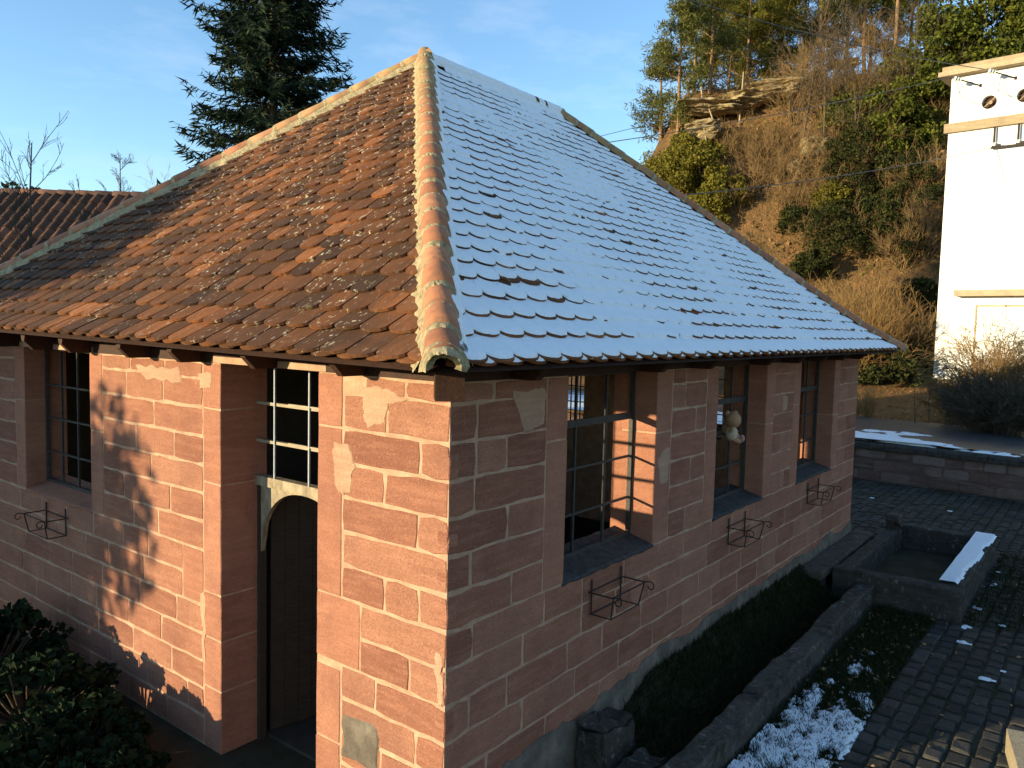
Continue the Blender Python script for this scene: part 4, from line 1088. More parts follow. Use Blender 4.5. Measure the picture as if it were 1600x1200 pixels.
def blades(name, boxes, n, h, mat, wdt=0.006):
    P = []
    for (x0, x1, y0, y1, k) in boxes:
        c = int(n*k); x = rng.uniform(x0, x1, c); y = rng.uniform(y0, y1, c); keep = np.array([n3(a*2.2, b*2.2, 5) > -0.7 for a, b in zip(x, y)]); P.append(np.stack([x, y, np.array([bank_z(p, q) for p, q in zip(x, y)])], 1)[keep])
    P = np.concatenate(P); n = len(P); a = rng.uniform(0, 2*np.pi, n); hh = h*rng.uniform(0.4, 1.2, n); le = rng.uniform(0.2, 1.1, n)*hh
    w_ = np.stack([-np.sin(a), np.cos(a), np.zeros(n)], 1)*wdt; d = np.stack([np.cos(a)*le, np.sin(a)*le, hh], 1)
    V = np.stack([P-w_, P+w_, P+d*0.6+w_*0.7, P+d, P+d*0.6-w_*0.7], 1)
    V = np.stack([P-w_, P+w_, P+d*[[1, 1, 0.9]]+w_*0.15, P+d-w_*0.15], 1).reshape(-1, 3)
    obj(name, V, np.arange(4*n).reshape(-1, 4), M[mat], kind='stuff')
blades('grass', [(1.4, 8.3, -1.9, -1.12, .36), (2.2, 8.1, -0.84, -0.03, .50), (8.3, 13, -3.2, -2.22, .14)], 34000, 0.085, 'grass')
def litter(name, boxes, n, size, mat, z=0.03, zf=None):
    P = []
    for (x0, x1, y0, y1, k) in boxes:
        c = int(n*k); x = rng.uniform(x0, x1, c); y = rng.uniform(y0, y1, c); zz = np.full(c, z) if zf is None else zf(x, y)+0.02
        P.append(np.stack([x, y, zz], 1))
    P = np.concatenate(P); n = len(P); P[:, 2] += rng.uniform(0, 0.02, n)
    leaves(name, P, size, mat, flat_=0.8, kind='stuff')
# ------------------------------------------------------------------ plant builders
def unit(v): return v/(np.linalg.norm(v, axis=-1, keepdims=True)+1e-9)
def leaf_quads(P, size, aspect=0.55, flat_=0.0, dirs=None):
    n = len(P); d = unit(rng.normal(size=(n, 3))) if dirs is None else unit(dirs+0.35*rng.normal(size=(n, 3)))
    nn = unit(rng.normal(size=(n, 3))*[1, 1, 1-flat_*0.7]+np.array([0, 0, flat_*2.0])); s_ = unit(np.cross(d, nn)); d = unit(np.cross(nn, s_)) if dirs is None else d
    L = (size*rng.uniform(0.55, 1.3, n))[:, None]; w_ = L*aspect*0.5
    a, b = P-d*L*0.5, P+d*L*0.5; m1 = P+s_*w_-d*L*0.05; m2 = P-s_*w_-d*L*0.05
    return np.stack([a, m1, b, m2], 1).reshape(-1, 3)
def leaves(name, P, size, mat, aspect=0.55, flat_=0.0, parent=None, dirs=None, kind=None):
    V = leaf_quads(P, size, aspect, flat_, dirs); return obj(name, V, np.arange(len(V)).reshape(-1, 4), M[mat], parent, kind)
def stems_mesh(P, Rr, k=3):
    """P: n x m x 3 polylines, Rr: n x m radii -> tube verts/faces"""
    n, m = P.shape[:2]
    T = np.empty_like(P); T[:, 1:-1] = P[:, 2:]-P[:, :-2]; T[:, 0] = P[:, 1]-P[:, 0]; T[:, -1] = P[:, -1]-P[:, -2]; T = unit(T)
    ref = np.where(np.abs(T[..., 2:3]) < 0.9, np.array([0, 0, 1.0]), np.array([1.0, 0, 0])); A_ = unit(np.cross(T, ref)); B_ = np.cross(T, A_)
    ang = np.arange(k)*2*np.pi/k
    V = P[:, :, None, :]+Rr[:, :, None, None]*(np.cos(ang)[None, None, :, None]*A_[:, :, None, :]+np.sin(ang)[None, None, :, None]*B_[:, :, None, :])
    I = np.arange(n*m*k).reshape(n, m, k); I2 = np.roll(I, -1, axis=2)
    F = np.stack([I[:, :-1], I2[:, :-1], I2[:, 1:], I[:, 1:]], -1).reshape(-1, 4)
    return V.reshape(-1, 3), F
def grow(P, Rr, per, t0, t1, lf, ang, m=6, up=0.15, wig=0.12, rf=0.5, rmin=0.004, taper=0.3):
    """children on parent polylines: returns polylines and radii"""
    n, M_ = P.shape[:2]; pi = np.repeat(np.arange(n), per); t = rng.uniform(t0, t1, len(pi)); f = t*(M_-1); i0 = np.clip(f.astype(int), 0, M_-2); fr = (f-i0)[:, None]
    base = P[pi, i0]*(1-fr)+P[pi, i0+1]*fr; tan = unit(P[pi, i0+1]-P[pi, i0]); r0 = (Rr[pi, i0]*(1-fr[:, 0])+Rr[pi, i0+1]*fr[:, 0])*rf
    side = unit(np.cross(tan, rng.normal(size=tan.shape))); a = ang*rng.uniform(0.7, 1.25, len(pi))[:, None]
    d = unit(tan*np.cos(a)+side*np.sin(a)); plen = np.linalg.norm(np.diff(P, axis=1), axis=2).sum(1)[pi]
    L = (lf(t)*plen*rng.uniform(0.6, 1.2, len(pi)))
    out = np.empty((len(pi), m, 3)); out[:, 0] = base; cur = d
    for k in range(1, m):
        cur = unit(cur+np.array([0, 0, up])/m*2+wig*rng.normal(size=cur.shape)); out[:, k] = out[:, k-1]+cur*(L/(m-1))[:, None]
    rr = np.maximum(rmin, r0)[:, None]*np.linspace(1, taper, m)[None, :]
    return out, np.maximum(rr, rmin*0.5)
def merge(parts):
    V = []; F = []; b = 0
    for v, f in parts: V.append(v); F.append(f+b); b += len(v)
    return np.concatenate(V), np.concatenate(F)
def trunk_line(base, h, lean=(0, 0), r=0.15, m=10, wig=0.02, top=0.15):
    t = np.linspace(0, 1, m); P = np.stack([base[0]+lean[0]*t+np.cumsum(rng.normal(size=m))*wig*h/m, base[1]+lean[1]*t+np.cumsum(rng.normal(size=m))*wig*h/m, base[2]+h*t], 1)
    P[0] = base; return P[None], (r*(1-(1-top)*t))[None]
def bare_tree(name, base, h, label, group=None, r=0.12, per=(22, 7, 5), ang=(0.75, 0.7, 0.6), lens=(0.45, 0.45, 0.4), mat='twig', rmin=0.006, lean=(0, 0), t0=0.25, cat='tree', up=0.25, conical=True):
    o = thing(name, label, cat, tuple(base), group); b = np.zeros(3)
    P, Rr = trunk_line(b, h, lean, r); obj('trunk', *stems_mesh(P, Rr, 6), M[mat], o, None, True)
    lf = (lambda t: lens[0]*(1.15-0.85*t)) if conical else (lambda t: lens[0]+0*t)
    P1, R1 = grow(P, Rr, per[0], t0, 0.98, lf, ang[0], 7, up, 0.10, 0.42, rmin*1.6); parts = [stems_mesh(P1, R1)]
    P2, R2 = grow(P1, R1, per[1], 0.2, 0.97, lambda t: lens[1]*(1.1-0.6*t), ang[1], 5, up*0.6, 0.12, 0.55, rmin); parts.append(stems_mesh(P2, R2))
    if per[2]: P3, R3 = grow(P2, R2, per[2], 0.2, 0.95, lambda t: lens[2]+0*t, ang[2], 3, up*0.5, 0.12, 0.6, rmin*0.7); parts.append(stems_mesh(P3, R3))
    obj('crown', *merge(parts), M[mat], o); return o
def spruce(name, base, h, rad, label, group=None, z0=0.06, whorls=44, per=9, leafn=26, mat='spruce', droop=0.35, size=0.42, shape=0.9, r=0.22):
    o = thing(name, label, 'tree', tuple(base), group)
    P, Rr = trunk_line(np.zeros(3), h, (0, 0), r, 12, 0.006, 0.05); obj('trunk', *stems_mesh(P, Rr, 8), M['bark'], o, None, True)
    lines = []; 
    for w_ in range(whorls):
        for k in range(per):
            t = z0+(1-z0)*(w_+rng.uniform(-1, 1))/whorls
            if t > 0.985: continue
            Lm = rad*(1-t)**shape
            a = rng.uniform(0, 2*np.pi); L = Lm*rng.uniform(0.5, 1.15)*(1.12 if rng.uniform() > .9 else 1); m = 6; q = np.linspace(0, 1, m)
            lines.append(np.stack([np.cos(a)*L*q, np.sin(a)*L*q, h*t+L*(0.16*q-droop*q**2*0.9+0.30*q**4)], 1))
    B = np.array(lines); RB = np.linspace(0.028, 0.006, 6)[None].repeat(len(B), 0); obj('branches', *stems_mesh(B, RB), M['bark'], o)
    n = len(B); pi = np.repeat(np.arange(n), leafn); t = rng.uniform(0.12, 1.0, len(pi))**0.8; f = t*5; i0 = np.clip(f.astype(int), 0, 4); fr = (f-i0)[:, None]
    pos = B[pi, i0]*(1-fr)+B[pi, i0+1]*fr; tan = unit(B[pi, i0+1]-B[pi, i0]); side = unit(np.cross(tan, [0, 0, 1.0]))*rng.choice([-1, 1], len(pi))[:, None]
    blen = np.linalg.norm(B[:, -1], axis=1) if False else np.linalg.norm(B[:, -1, :2], axis=1); off = rng.uniform(0, 0.22, len(pi))[:, None]*np.minimum(1.3, blen[pi])[:, None]
    pos = pos+side*off*(1-t[:, None]*0.6)+np.array([0, 0, -1])*rng.uniform(0, 0.30, len(pi))[:, None]
    leaves('crown', pos, size, mat, 0.15, 0.1, o, tan*0.7+side*0.7+np.array([0, 0, -0.7])*rng.uniform(0, 1.3, (len(pi), 1))); return o
def pine(name, base, h, label, group=None, crown0=0.45, rad=2.4, mat='pine', n1=34, leafn=120, size=0.34, lean=(0, 0), r=0.16, blob=0.55):
    o = thing(name, label, 'tree', tuple(base), group)
    P, Rr = trunk_line(np.zeros(3), h, lean, r, 10, 0.03, 0.2); obj('trunk', *stems_mesh(P, Rr, 7), M['pinebark'], o, None, True)
    plen = h; B, RB = grow(P, Rr, n1, crown0, 0.99, lambda t: rad/plen*(1.25-0.85*((t-crown0)/(1-crown0))), 1.25, 6, 0.35, 0.10, 0.35, 0.012)
    B2, RB2 = grow(B, RB, 5, 0.3, 0.98, lambda t: 0.42+0*t, 0.7, 4, 0.3, 0.12, 0.6, 0.008)
    obj('branches', *merge([stems_mesh(B, RB), stems_mesh(B2, RB2)]), M['pinebark'], o)
    tips = np.concatenate([B2[:, -1], B2[:, 2], B[:, -1]]); per = max(4, int(1.5*leafn*n1/len(tips)))
    pos = np.repeat(tips, per, 0)+rng.normal(size=(len(tips)*per, 3))*np.array([blob, blob, blob*0.45])*0.62
    leaves('crown', pos, size, mat, 0.17, 0.2, o); return o
def bush(name, base, rx, ry, rz, label, group=None, mat='holly', n=5000, size=0.14, aspect=0.6, stems=14, cat='shrub', lump=5, smat='bark', mat2=None):
    """evergreen or leafy bush: leaves in clumps along arching stems"""
    o = thing(name, label, cat, tuple(base), group)
    m = 6; q = np.linspace(0, 1, m); a = rng.uniform(0, 2*np.pi, stems); rr = rng.uniform(0.15, 0.85, stems); hh = rz*rng.uniform(0.7, 1.0, stems)*np.sqrt(np.maximum(0.05, 1-rr**2*0.7))*1.9
    B = np.stack([np.cos(a)[:, None]*rr[:, None]*rx*q**0.8, np.sin(a)[:, None]*rr[:, None]*ry*q**0.8, hh[:, None]*q], 2); RB = np.linspace(0.03, 0.008, m)[None].repeat(stems, 0)
    obj('stem', *stems_mesh(B, RB), M[smat], o)
    k = lump*stems; cen = rng.normal(size=(k, 3)); cen = unit(cen)*rng.uniform(0.45, 1.0, k)[:, None]**0.5; cen[:, 2] = np.abs(cen[:, 2])*1.9-0.9
    cen = cen*[rx, ry, rz*0.95]+[0, 0, rz*1.0]; cen[:, 2] = np.clip(cen[:, 2], 0.06*rz, None); cr_ = rng.uniform(0.16, 0.36, k)*min(rx, ry, rz*1.2)
    ci = rng.integers(0, k, n); pos = cen[ci]+unit(rng.normal(size=(n, 3)))*(cr_[ci]*rng.uniform(0.3, 1.0, n)**0.6)[:, None]*[1.1, 1.1, 0.8]
    pos[:, 2] = np.maximum(pos[:, 2], 0.02); leaves('foliage', pos, size, mat, aspect, 0.25, o)
    if mat2: leaves('foliage', pos[:n//6]*1.02, size*0.9, mat2, aspect, 0.2, o)
    return o
def twig_shrub(name, base, h, spread, label, group=None, n=60, mat='twig', rmin=0.006, per=(6, 5), up=0.25, droop=0.0, cat='shrub', extra=None, r0=0.018):
    o = thing(name, label, cat, tuple(base), group); m = 7; a = rng.uniform(0, 2*np.pi, n); s_ = spread*np.sqrt(rng.uniform(0.02, 1, n)); hh = h*rng.uniform(0.55, 1.05, n)*np.sqrt(np.maximum(0.2, 1-0.55*(s_/spread)**2)); q = np.linspace(0, 1, m)
    b0 = rng.uniform(0, 0.22, n)*spread
    B = np.stack([np.cos(a)[:, None]*(b0[:, None]+(s_-b0)[:, None]*q**1.25), np.sin(a)[:, None]*(b0[:, None]+(s_-b0)[:, None]*q**1.25), hh[:, None]*(q*(1+droop)-droop*q**3)], 2)
    B[:, 1:] += rng.normal(size=(n, m-1, 3))*0.03*h; RB = (r0*np.linspace(1, 0.35, m))[None].repeat(n, 0)
    P2, R2 = grow(B, RB, per[0], 0.25, 0.97, lambda t: 0.38*(1.2-0.6*t), 0.6, 4, up, 0.12, 0.6, rmin); parts = [stems_mesh(P2, R2)]
    if per[1]: P3, R3 = grow(P2, R2, per[1], 0.15, 0.95, lambda t: 0.5+0*t, 0.6, 3, up*0.5-droop*0.4, 0.15, 0.7, rmin*0.75); parts.append(stems_mesh(P3, R3))
    obj('stem', *stems_mesh(B, RB), M[mat], o); obj('twigs', *merge(parts), M[mat], o); return o

# ------------------------------------------------------------------ garden wall along the road
gw = thing('garden_wall', 'low dark sandstone garden wall with snow along its coping', 'wall', (16.6, 0, 0))
gw.location = (0, 0, 0)
def gwp(t, o): return (WX(t)+o, t)
mb = MB(); yy = [-14, 16]
V = []
for t in yy: V += [(WX(t)+0.02, t, GL), (WX(t)+0.02, t, 0.45), (WX(t)+0.38, t, 0.45), (WX(t)+0.38, t, GL)]
mb.add(V, [(0, 1, 5, 4), (1, 2, 6, 5), (2, 3, 7, 6), (0, 4, 7, 3), ]); mb.build('wall_core', M['wallstone'], gw)
for (z0, z1) in ((GL+.02, -0.15), (-0.13, 0.15), (0.17, 0.44)):
    t = -7+rnd.uniform(0, .4)
    while t < 5.5:
        L = rnd.uniform(0.40, 0.85); Vv, Ff = stone_mesh(t, t+L, z0, z1, 'L', jit=0.018, proud=rnd.uniform(-.01, .02), depth=0.05, gap=0.012)
        obj('stone', [(x+WX(y)+0.015, y, z) for x, y, z in Vv], Ff, M['wallstone'], gw); t += L
t = -7.0
while t < 6:
    L = rnd.uniform(1.0, 1.5); mb = MB()
    a0, a1 = t+0.008, t+L-0.008
    P = []
    for y in (a0, a1):
        for (x, z) in ((-0.07, 0.445), (-0.08, 0.57), (-0.03, 0.628), (0.43, 0.638), (0.45, 0.445)): P.append((WX(y)+x+rnd.uniform(-.008, .008), y, z+rnd.uniform(-.008, .008)))
    mb.add(P, [(0, 1, 2, 3, 4), (9, 8, 7, 6, 5)]+[(i, 5+i, 5+(i+1) % 5, (i+1) % 5) for i in range(5)]); mb.build('coping', M['coping'], gw); t += L
snow_patch('snow', 18.6, 20.1, -5.0, 5.0, 0.04, lambda x, y: 0.642, -0.15, 0.05, 1.3, 61, M['snow'], gw,
           shape=lambda x, y: -3*(1-sstep(0.12, 0.19, x-WX(y)))-3*sstep(0.40, 0.44, x-WX(y)))

rebase(gw, (19.2, 0, GL))
# ------------------------------------------------------------------ transformer tower
TP = np.array((32.40, 2.37, 1.86)); fx = np.array((-0.105, -0.9945, 0)); fn = np.array((-0.9945, 0.105, 0)); TWD = 4.6
tw = thing('transformer_tower', 'tall white rendered transformer tower with portholes and insulators', 'tower', tuple(TP+fx*TWD/2-fn*2.1))
tw.location = (0, 0, 0)
def tp(a, o, z): return TP+(fx*a+fn*o+np.array((0, 0, z)))*K
def tbox(name, a0, a1, o0, o1, z0, z1, mat, par=None):
    mb = MB(); mb.obox(tp((a0+a1)/2, (o0+o1)/2, (z0+z1)/2), fx*(a1-a0)/2*K, fn*(o1-o0)/2*K, np.array((0, 0, (z1-z0)/2*K))); return mb.build(name, M[mat], par or tw)
TH_ = 10.85
# body: front built round the portholes
holes = [(1.24, 9.78), (2.30, 9.83), (3.36, 9.88)]
tbox('body', 0, TWD, -4.2, -0.25, 0, TH_, 'white')
mb = MB(); 
def front_with_holes(z0, z1, rad=0.235, seg=20):
    V = []; F = []
    edges = [0.0]+[(holes[i][0]+holes[i+1][0])/2 for i in range(len(holes)-1)]+[TWD]
    for (hc, hz), a0, a1 in zip(holes, edges[:-1], edges[1:]):
        b = len(V); ang = [2*math.pi*(i+0.5)/seg for i in range(seg)]
        for an in ang: V.append(tp(hc+rad*math.cos(an), 0, hz+rad*math.sin(an)))
        for an in ang: V.append(tp(hc+rad*math.cos(an), -0.24, hz+rad*math.sin(an)))
        for an in ang:
            c, s_ = math.cos(an), math.sin(an); k = 1/max(abs(c), abs(s_))
            V.append(tp(a0 if c*k < -0.999 else a1 if c*k > 0.999 else hc+c*k*min(hc-a0, a1-hc) if False else (a0+(a1-a0)*(c*k+1)/2), 0, z0+(z1-z0)*(s_*k+1)/2))
        for i in range(seg):
            j = (i+1) % seg; F += [(b+i, b+j, b+2*seg+j, b+2*seg+i), (b+i, b+seg+i, b+seg+j, b+j)]
        # fill the four corners
        for cx_, cz_ in ((a0, z0), (a1, z0), (a1, z1), (a0, z1)):
            V.append(tp(cx_, 0, cz_)); ci = len(V)-1
            i = min(range(seg), key=lambda q: np.linalg.norm(np.array(V[b+2*seg+q])-np.array(V[ci])))
            ds = sorted(range(seg), key=lambda q: np.linalg.norm(np.array(V[b+2*seg+q])-np.array(V[ci])))[:2]
            F.append((ci, b+2*seg+ds[0], b+2*seg+ds[1]))
    return V, F
Vh, Fh = front_with_holes(9.3, 10.4); obj('porthole_wall', Vh, Fh, M['white'], tw)
tbox('front_wall', 0, TWD, -0.249, 0, 0, 9.3, 'white'); tbox('front_wall', 0, TWD, -0.249, 0, 10.4, TH_, 'white')
tbox('side_wall', 0, 0.02, -0.249, -0.001, 9.3, 10.4, 'white'); tbox('side_wall', TWD-0.02, TWD, -0.249, -0.001, 9.3, 10.4, 'white')
tbox('cornice', -0.36, TWD+0.36, -4.5, 0.34, TH_, TH_+0.16, 'sand'); tbox('cornice', -0.26, TWD+0.26, -4.4, 0.24, TH_+0.16, TH_+0.34, 'sand')
tbox('string_course', -0.12, TWD+0.12, -0.1, 0.14, 8.88, 9.20, 'sand')
tbox('canopy', 0.62, 4.1, 0.002, 0.42, 3.02, 3.24, 'sand')
tbox('plinth', -0.03, TWD+0.03, -4.0, 0.04, -1.6, 0.02, 'sand')
for (a0, a1, z0, z1) in ((1.25, 1.31, 0.02, 2.72), (3.05, 3.11, 0.02, 2.72), (1.311, 3.049, 2.66, 2.72)): tbox('door_surround', a0, a1, 0.002, 0.05, z0, z1, 'sand')
tbox('door_leaf', 1.311, 3.049, 0.002, 0.03, 0.03, 2.655, 'white')
tbox('notice', 3.35, 3.75, 0.002, 0.02, 2.35, 2.62, 'bluesign')
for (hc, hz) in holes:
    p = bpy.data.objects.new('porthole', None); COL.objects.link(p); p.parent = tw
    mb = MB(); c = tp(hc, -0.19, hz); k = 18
    V = [c+fx*0.262*math.cos(2*math.pi*i/k)+np.array((0, 0, 1))*0.262*math.sin(2*math.pi*i/k) for i in range(k)]; mb.add(V, [tuple(range(k))]); mb.build('dark_disk', M['hole'], p)  # dark disk standing for the unlit depth of the opening
    mb = MB(); mb.tube([tp(hc-.16, -0.05, hz-.15), tp(hc+.16, -0.05, hz+.14)], 0.022, 6); mb.tube([tp(hc-.03, -0.17, hz), tp(hc+.05, 0.02, hz-.02)], 0.07, 8); mb.build('bushing', M['sand'], p)
def insulator(base, d, n=3, r=0.075, L=0.28, par=None):
    d = np.array(d, float); d /= np.linalg.norm(d); mb = MB(); pts = []; rad = []
    for i in range(n):
        t = L*i/n
        for dt, rr in ((0, 0.4), (0.02, 1.0), (0.05, 0.9), (0.075, 0.4)): pts.append(np.array(base)+d*(t+dt)); rad.append(r*rr)
    mb.tube(pts, rad, 10); return mb.build('insulator', M['ceramic'], par or tw, None, True)
anch = []
for (hc, hz) in holes:                                              # strain insulators above the portholes
    e = bpy.data.objects.new('insulator_arm', None); COL.objects.link(e); e.parent = tw
    w0 = tp(hc-0.30, 0.0, hz+0.62); w1 = tp(hc-0.82, 0.50, hz+0.80)
    mb = MB(); mb.tube([w0, w1], 0.026, 6); mb.tube([w0+np.array((0, 0, -.06)), w0+np.array((0, 0, .06))], 0.05, 8); mb.build('rod', M['iron'], e)
    d = w1-w0; insulator(w1-d*0.02, d, 3, 0.09, 0.30, e); anch.append(w1+d*0.5)
    mb = MB(); q = [w1+d*0.3, tp(hc-0.75, 0.55, hz+0.2), tp(hc-0.3, 0.35, hz-0.1), tp(hc, 0.04, hz)]
    mb.tube(q, 0.012, 5); mb.build('lead', M['wire'], e)
tbox('bracket_bar', 1.42, TWD, 0.10, 0.16, 8.12, 8.19, 'iron')
for i, a in enumerate((1.50, 2.22, 2.92, 3.62)):
    e = bpy.data.objects.new('pin_insulator', None); COL.objects.link(e); e.parent = tw
    mb = MB(); mb.tube([tp(a, 0.12, 8.87), tp(a, 0.12, 8.30)], 0.040, 6); mb.build('rod', M['iron'], e)
    insulator(tp(a+0.03, 0.13, 8.33), (0, 0.0, -1), 2, 0.075, 0.16, e)
    mb = MB(); mb.tube([tp(a-0.05, 0.13, 8.20), tp(a+0.22, 0.16, 8.22)], 0.05, 6); mb.build('clamp', M['bar'], e)
rebase(tw, tuple(TP+fx*TWD/2-fn*2.1))
cb = MB(); cb.obox(tp(-0.75, -0.6, 0.45), fx*0.42, fn*0.3, np.array((0, 0, 0.85))); cbo = cb.build('cabinet', M['greymetal']); 
cab = thing('utility_cabinet', 'grey metal utility cabinet standing left of the white tower foot', 'cabinet', tuple(tp(-0.75, -0.6, -0.4)))
bpy.data.objects.remove(cbo)
for nm, (a0, a1, o0, o1, z0, z1) in dict(body=(-1.12, -0.34, -0.9, -0.3, -0.6, 1.15), door=(-1.08, -0.74, -0.299, -0.28, -0.3, 1.1), lid=(-1.16, -0.30, -0.95, -0.25, 1.151, 1.2)).items():
    o = tbox(nm, a0, a1, o0, o1, z0, z1, 'greymetal', cab)
    o.location = -np.array(cab.location)
def cable(label, a, b, sag, r=0.014):
    a, b = np.array(a, float), np.array(b, float); mb = MB(); pts = [a+(b-a)*t-np.array((0, 0, sag*4*t*(1-t))) for t in np.linspace(0, 1, 26)]
    mb.tube(pts, r, 5); o = mb.build('power_line', M['wire']); tag(o, label, 'power line', 'overhead wires to the tower')
def ext(px1, py1, d1, A_, k=1.35):
    P = at(px1, py1, d1*K); return np.array(A_)+(P-np.array(A_))*k
cable('upper overhead wire running level from the tower to behind the snowy roof', anch[0], ext(940, 217, 27, anch[0], 1.25), 0.25, 0.017)
cable('lower overhead wire ending at the bar of pin insulators on the tower', tp(1.5, 0.16, 8.16), ext(1205, 280, 24, tp(1.5, 0.16, 8.16), 1.5), 0.22, 0.015)
cable('short steep wire at the roof shoulder, just above the level one', at(1006, 196, 50), at(925, 216, 45), 0.0, 0.016)
cable('wire crossing the pine crowns down from the top edge towards the tower', anch[1], ext(1105, -2, 24, anch[1], 1.3), 0.3, 0.016)

# ------------------------------------------------------------------ hillside: rocks
def rock(base, size, rotz, label, seed, overhang=0.0, group='sandstone outcrops on the hill'):
    bm = bmesh.new(); bmesh.ops.create_icosphere(bm, subdivisions=5, radius=1.0); sx, sy, sz = size
    for v in bm.verts:
        c = v.co.copy(); c = Vector([math.copysign(abs(q)**0.55, q) for q in c])
        lay_ = 0.13*math.sin(c.z*9+seed+1.2*n3(c.x*2, c.y*2, seed))+0.10*math.sin(c.z*21+seed*2)
        k = 1+lay_*0.55+0.38*n3(c.x*1.5+seed, c.y*1.5, c.z*1.6)+0.22*n3(c.x*3.6+seed, c.y*3.6, c.z*5)+0.06*n3(c.x*11, c.y*11+seed, c.z*15)
        sh = 1+overhang*c.z
        v.co = Vector((c.x*sx*k*sh, c.y*sy*k*sh, c.z*sz*(1+0.55*n3(c.x*1.3, c.y*1.3, seed+4)+0.25*n3(c.x*3.5, c.y*3.5, seed+6))))
    me = bpy.data.meshes.new('rock_outcrop'); bm.to_mesh(me); bm.free(); me.materials.append(M['rock'])
    o = link('rock_outcrop', me); o.location = tuple(base); o.rotation_euler = (rnd.uniform(-.06, .06), rnd.uniform(-.06, .06), rotz); return tag(o, label, 'rock', group)
az = R(18)
def on_slope(px, py, push=0.0):
    p, d = hit(px, py); return at(px, py, d+push-1.9)
rock(on_slope(1116, 170, 0.8), (1.8, 2.2, 0.50), az+0.15, 'jutting pale sandstone ledge below the pines at the hill edge', 3, 0.10)
rock(on_slope(1165, 158, 1.1), (1.7, 1.5, 0.50), az+0.5, 'middle block of the sandstone ledge, left of the dark hollow', 5, 0.08)
rock(on_slope(1222, 142, 0.9), (1.5, 1.8, 0.55), az-0.1, 'sandstone ledge over a dark hollow, right of the jutting ledge', 8, 0.10)
rock(on_slope(1100, 205, 0.5), (1.0, 1.2, 0.60), az, 'broken sandstone steps underneath the jutting pale ledge', 14, 0.0)
rock(on_slope(1272, 232, 1.5), (0.7, 0.8, 0.75), az, 'pale sandstone face between the bare branches below the ledges', 21, 0.0)
rock(on_slope(1250, 262, 1.6), (0.55, 0.6, 0.45), az+0.6, 'lower pale boulder on the red bank', 23, 0.0)
rock(on_slope(1318, 100, 0.8), (1.0, 1.9, 0.45), az, 'weathered ledge high among the bare branches left of the ivy', 27, 0.05)
# ------------------------------------------------------------------ hillside: trees
def on_hill(px, py):
    p, d = hit(px, py); return np.array((p[0], p[1], float(terrain(p[0], p[1]))-0.15)), d
def at_ground(px, dist):
    dist = dist*K if px > 900 else dist; p = at(px, 500, dist); return np.array((p[0], p[1], float(terrain(p[0], p[1]))-0.15))
def top_h(base, py, dist):                   # height that reaches a pixel row from a base at that distance
    return (at(800, py, 1)[2]-CAM[2])*dist+CAM[2]-base[2] if False else dist*K*((525-py)/FPX)*1.0+CAM[2]-base[2]
PG = 'pines along the brow of the hill'
for (px, d, ty, cr0, rad, mat, n1, lf_, label) in (
    (1046, 53, 28, 0.06, 2.0, 'pine2', 36, 130, 'slender blue green pine at the left end of the hill'),
    (1094, 56, -25, 0.20, 2.1, 'pine2', 34, 140, 'tall thin pine with a pale stem, second from the left end'),
    (1150, 62, -95, 0.06, 4.0, 'pine', 54, 380, 'broad yellow green pine above the jutting sandstone ledge'),
    (1206, 64, -120, 0.10, 4.0, 'pine', 54, 370, 'broad pine over the dark hollow in the sandstone'),
    (1022, 55, 105, 0.02, 1.7, 'pine2', 28, 110, 'small blue green pine in front of the slender one at the hill edge'),
    (1070, 58, 60, 0.06, 2.0, 'pine2', 30, 120, 'thin pine between the slender one and the tall pale stemmed one'),
    (1120, 66, 20, 0.05, 3.2, 'pine', 42, 280, 'yellow green pine left of the broad one over the ledge'),
    (1180, 70, -40, 0.02, 3.6, 'pine', 42, 300, 'yellow green pine between the two broad ones'),
    (1235, 70, -10, 0.02, 3.4, 'pine', 42, 290, 'yellow green pine behind the right end of the ledges'),
    (1262, 60, -110, 0.30, 3.3, 'pine', 40, 280, 'pine whose bare stem stands left of the bright sky gap'),
    (1330, 62, -190, 0.46, 3.6, 'pine', 40, 290, 'tall pine with orange trunk in the sky gap'),
    (1375, 60, -190, 0.44, 3.4, 'pine', 40, 290, 'tall pine with orange trunk right of the sky gap'),
    (1300, 68, -60, 0.30, 3.4, 'pine', 40, 280, 'pine standing back between the two orange trunks and the broad pines'),
    (1340, 72, -30, 0.20, 3.6, 'pine', 40, 300, 'pine standing back in the middle of the sky gap'),
    (1395, 74, -60, 0.15, 3.6, 'pine', 40, 300, 'pine standing back at the right of the sky gap'),
    (1425, 66, -120, 0.30, 3.4, 'pine', 40, 280, 'pine standing back above the olive ivy')):
    b = at_ground(px, d); pine('pine_tree', b, top_h(b, ty, d), label, PG, cr0, rad, mat, n1, lf_, 0.42, (rnd.uniform(-.4, .4), rnd.uniform(-.4, .4)), 0.17)
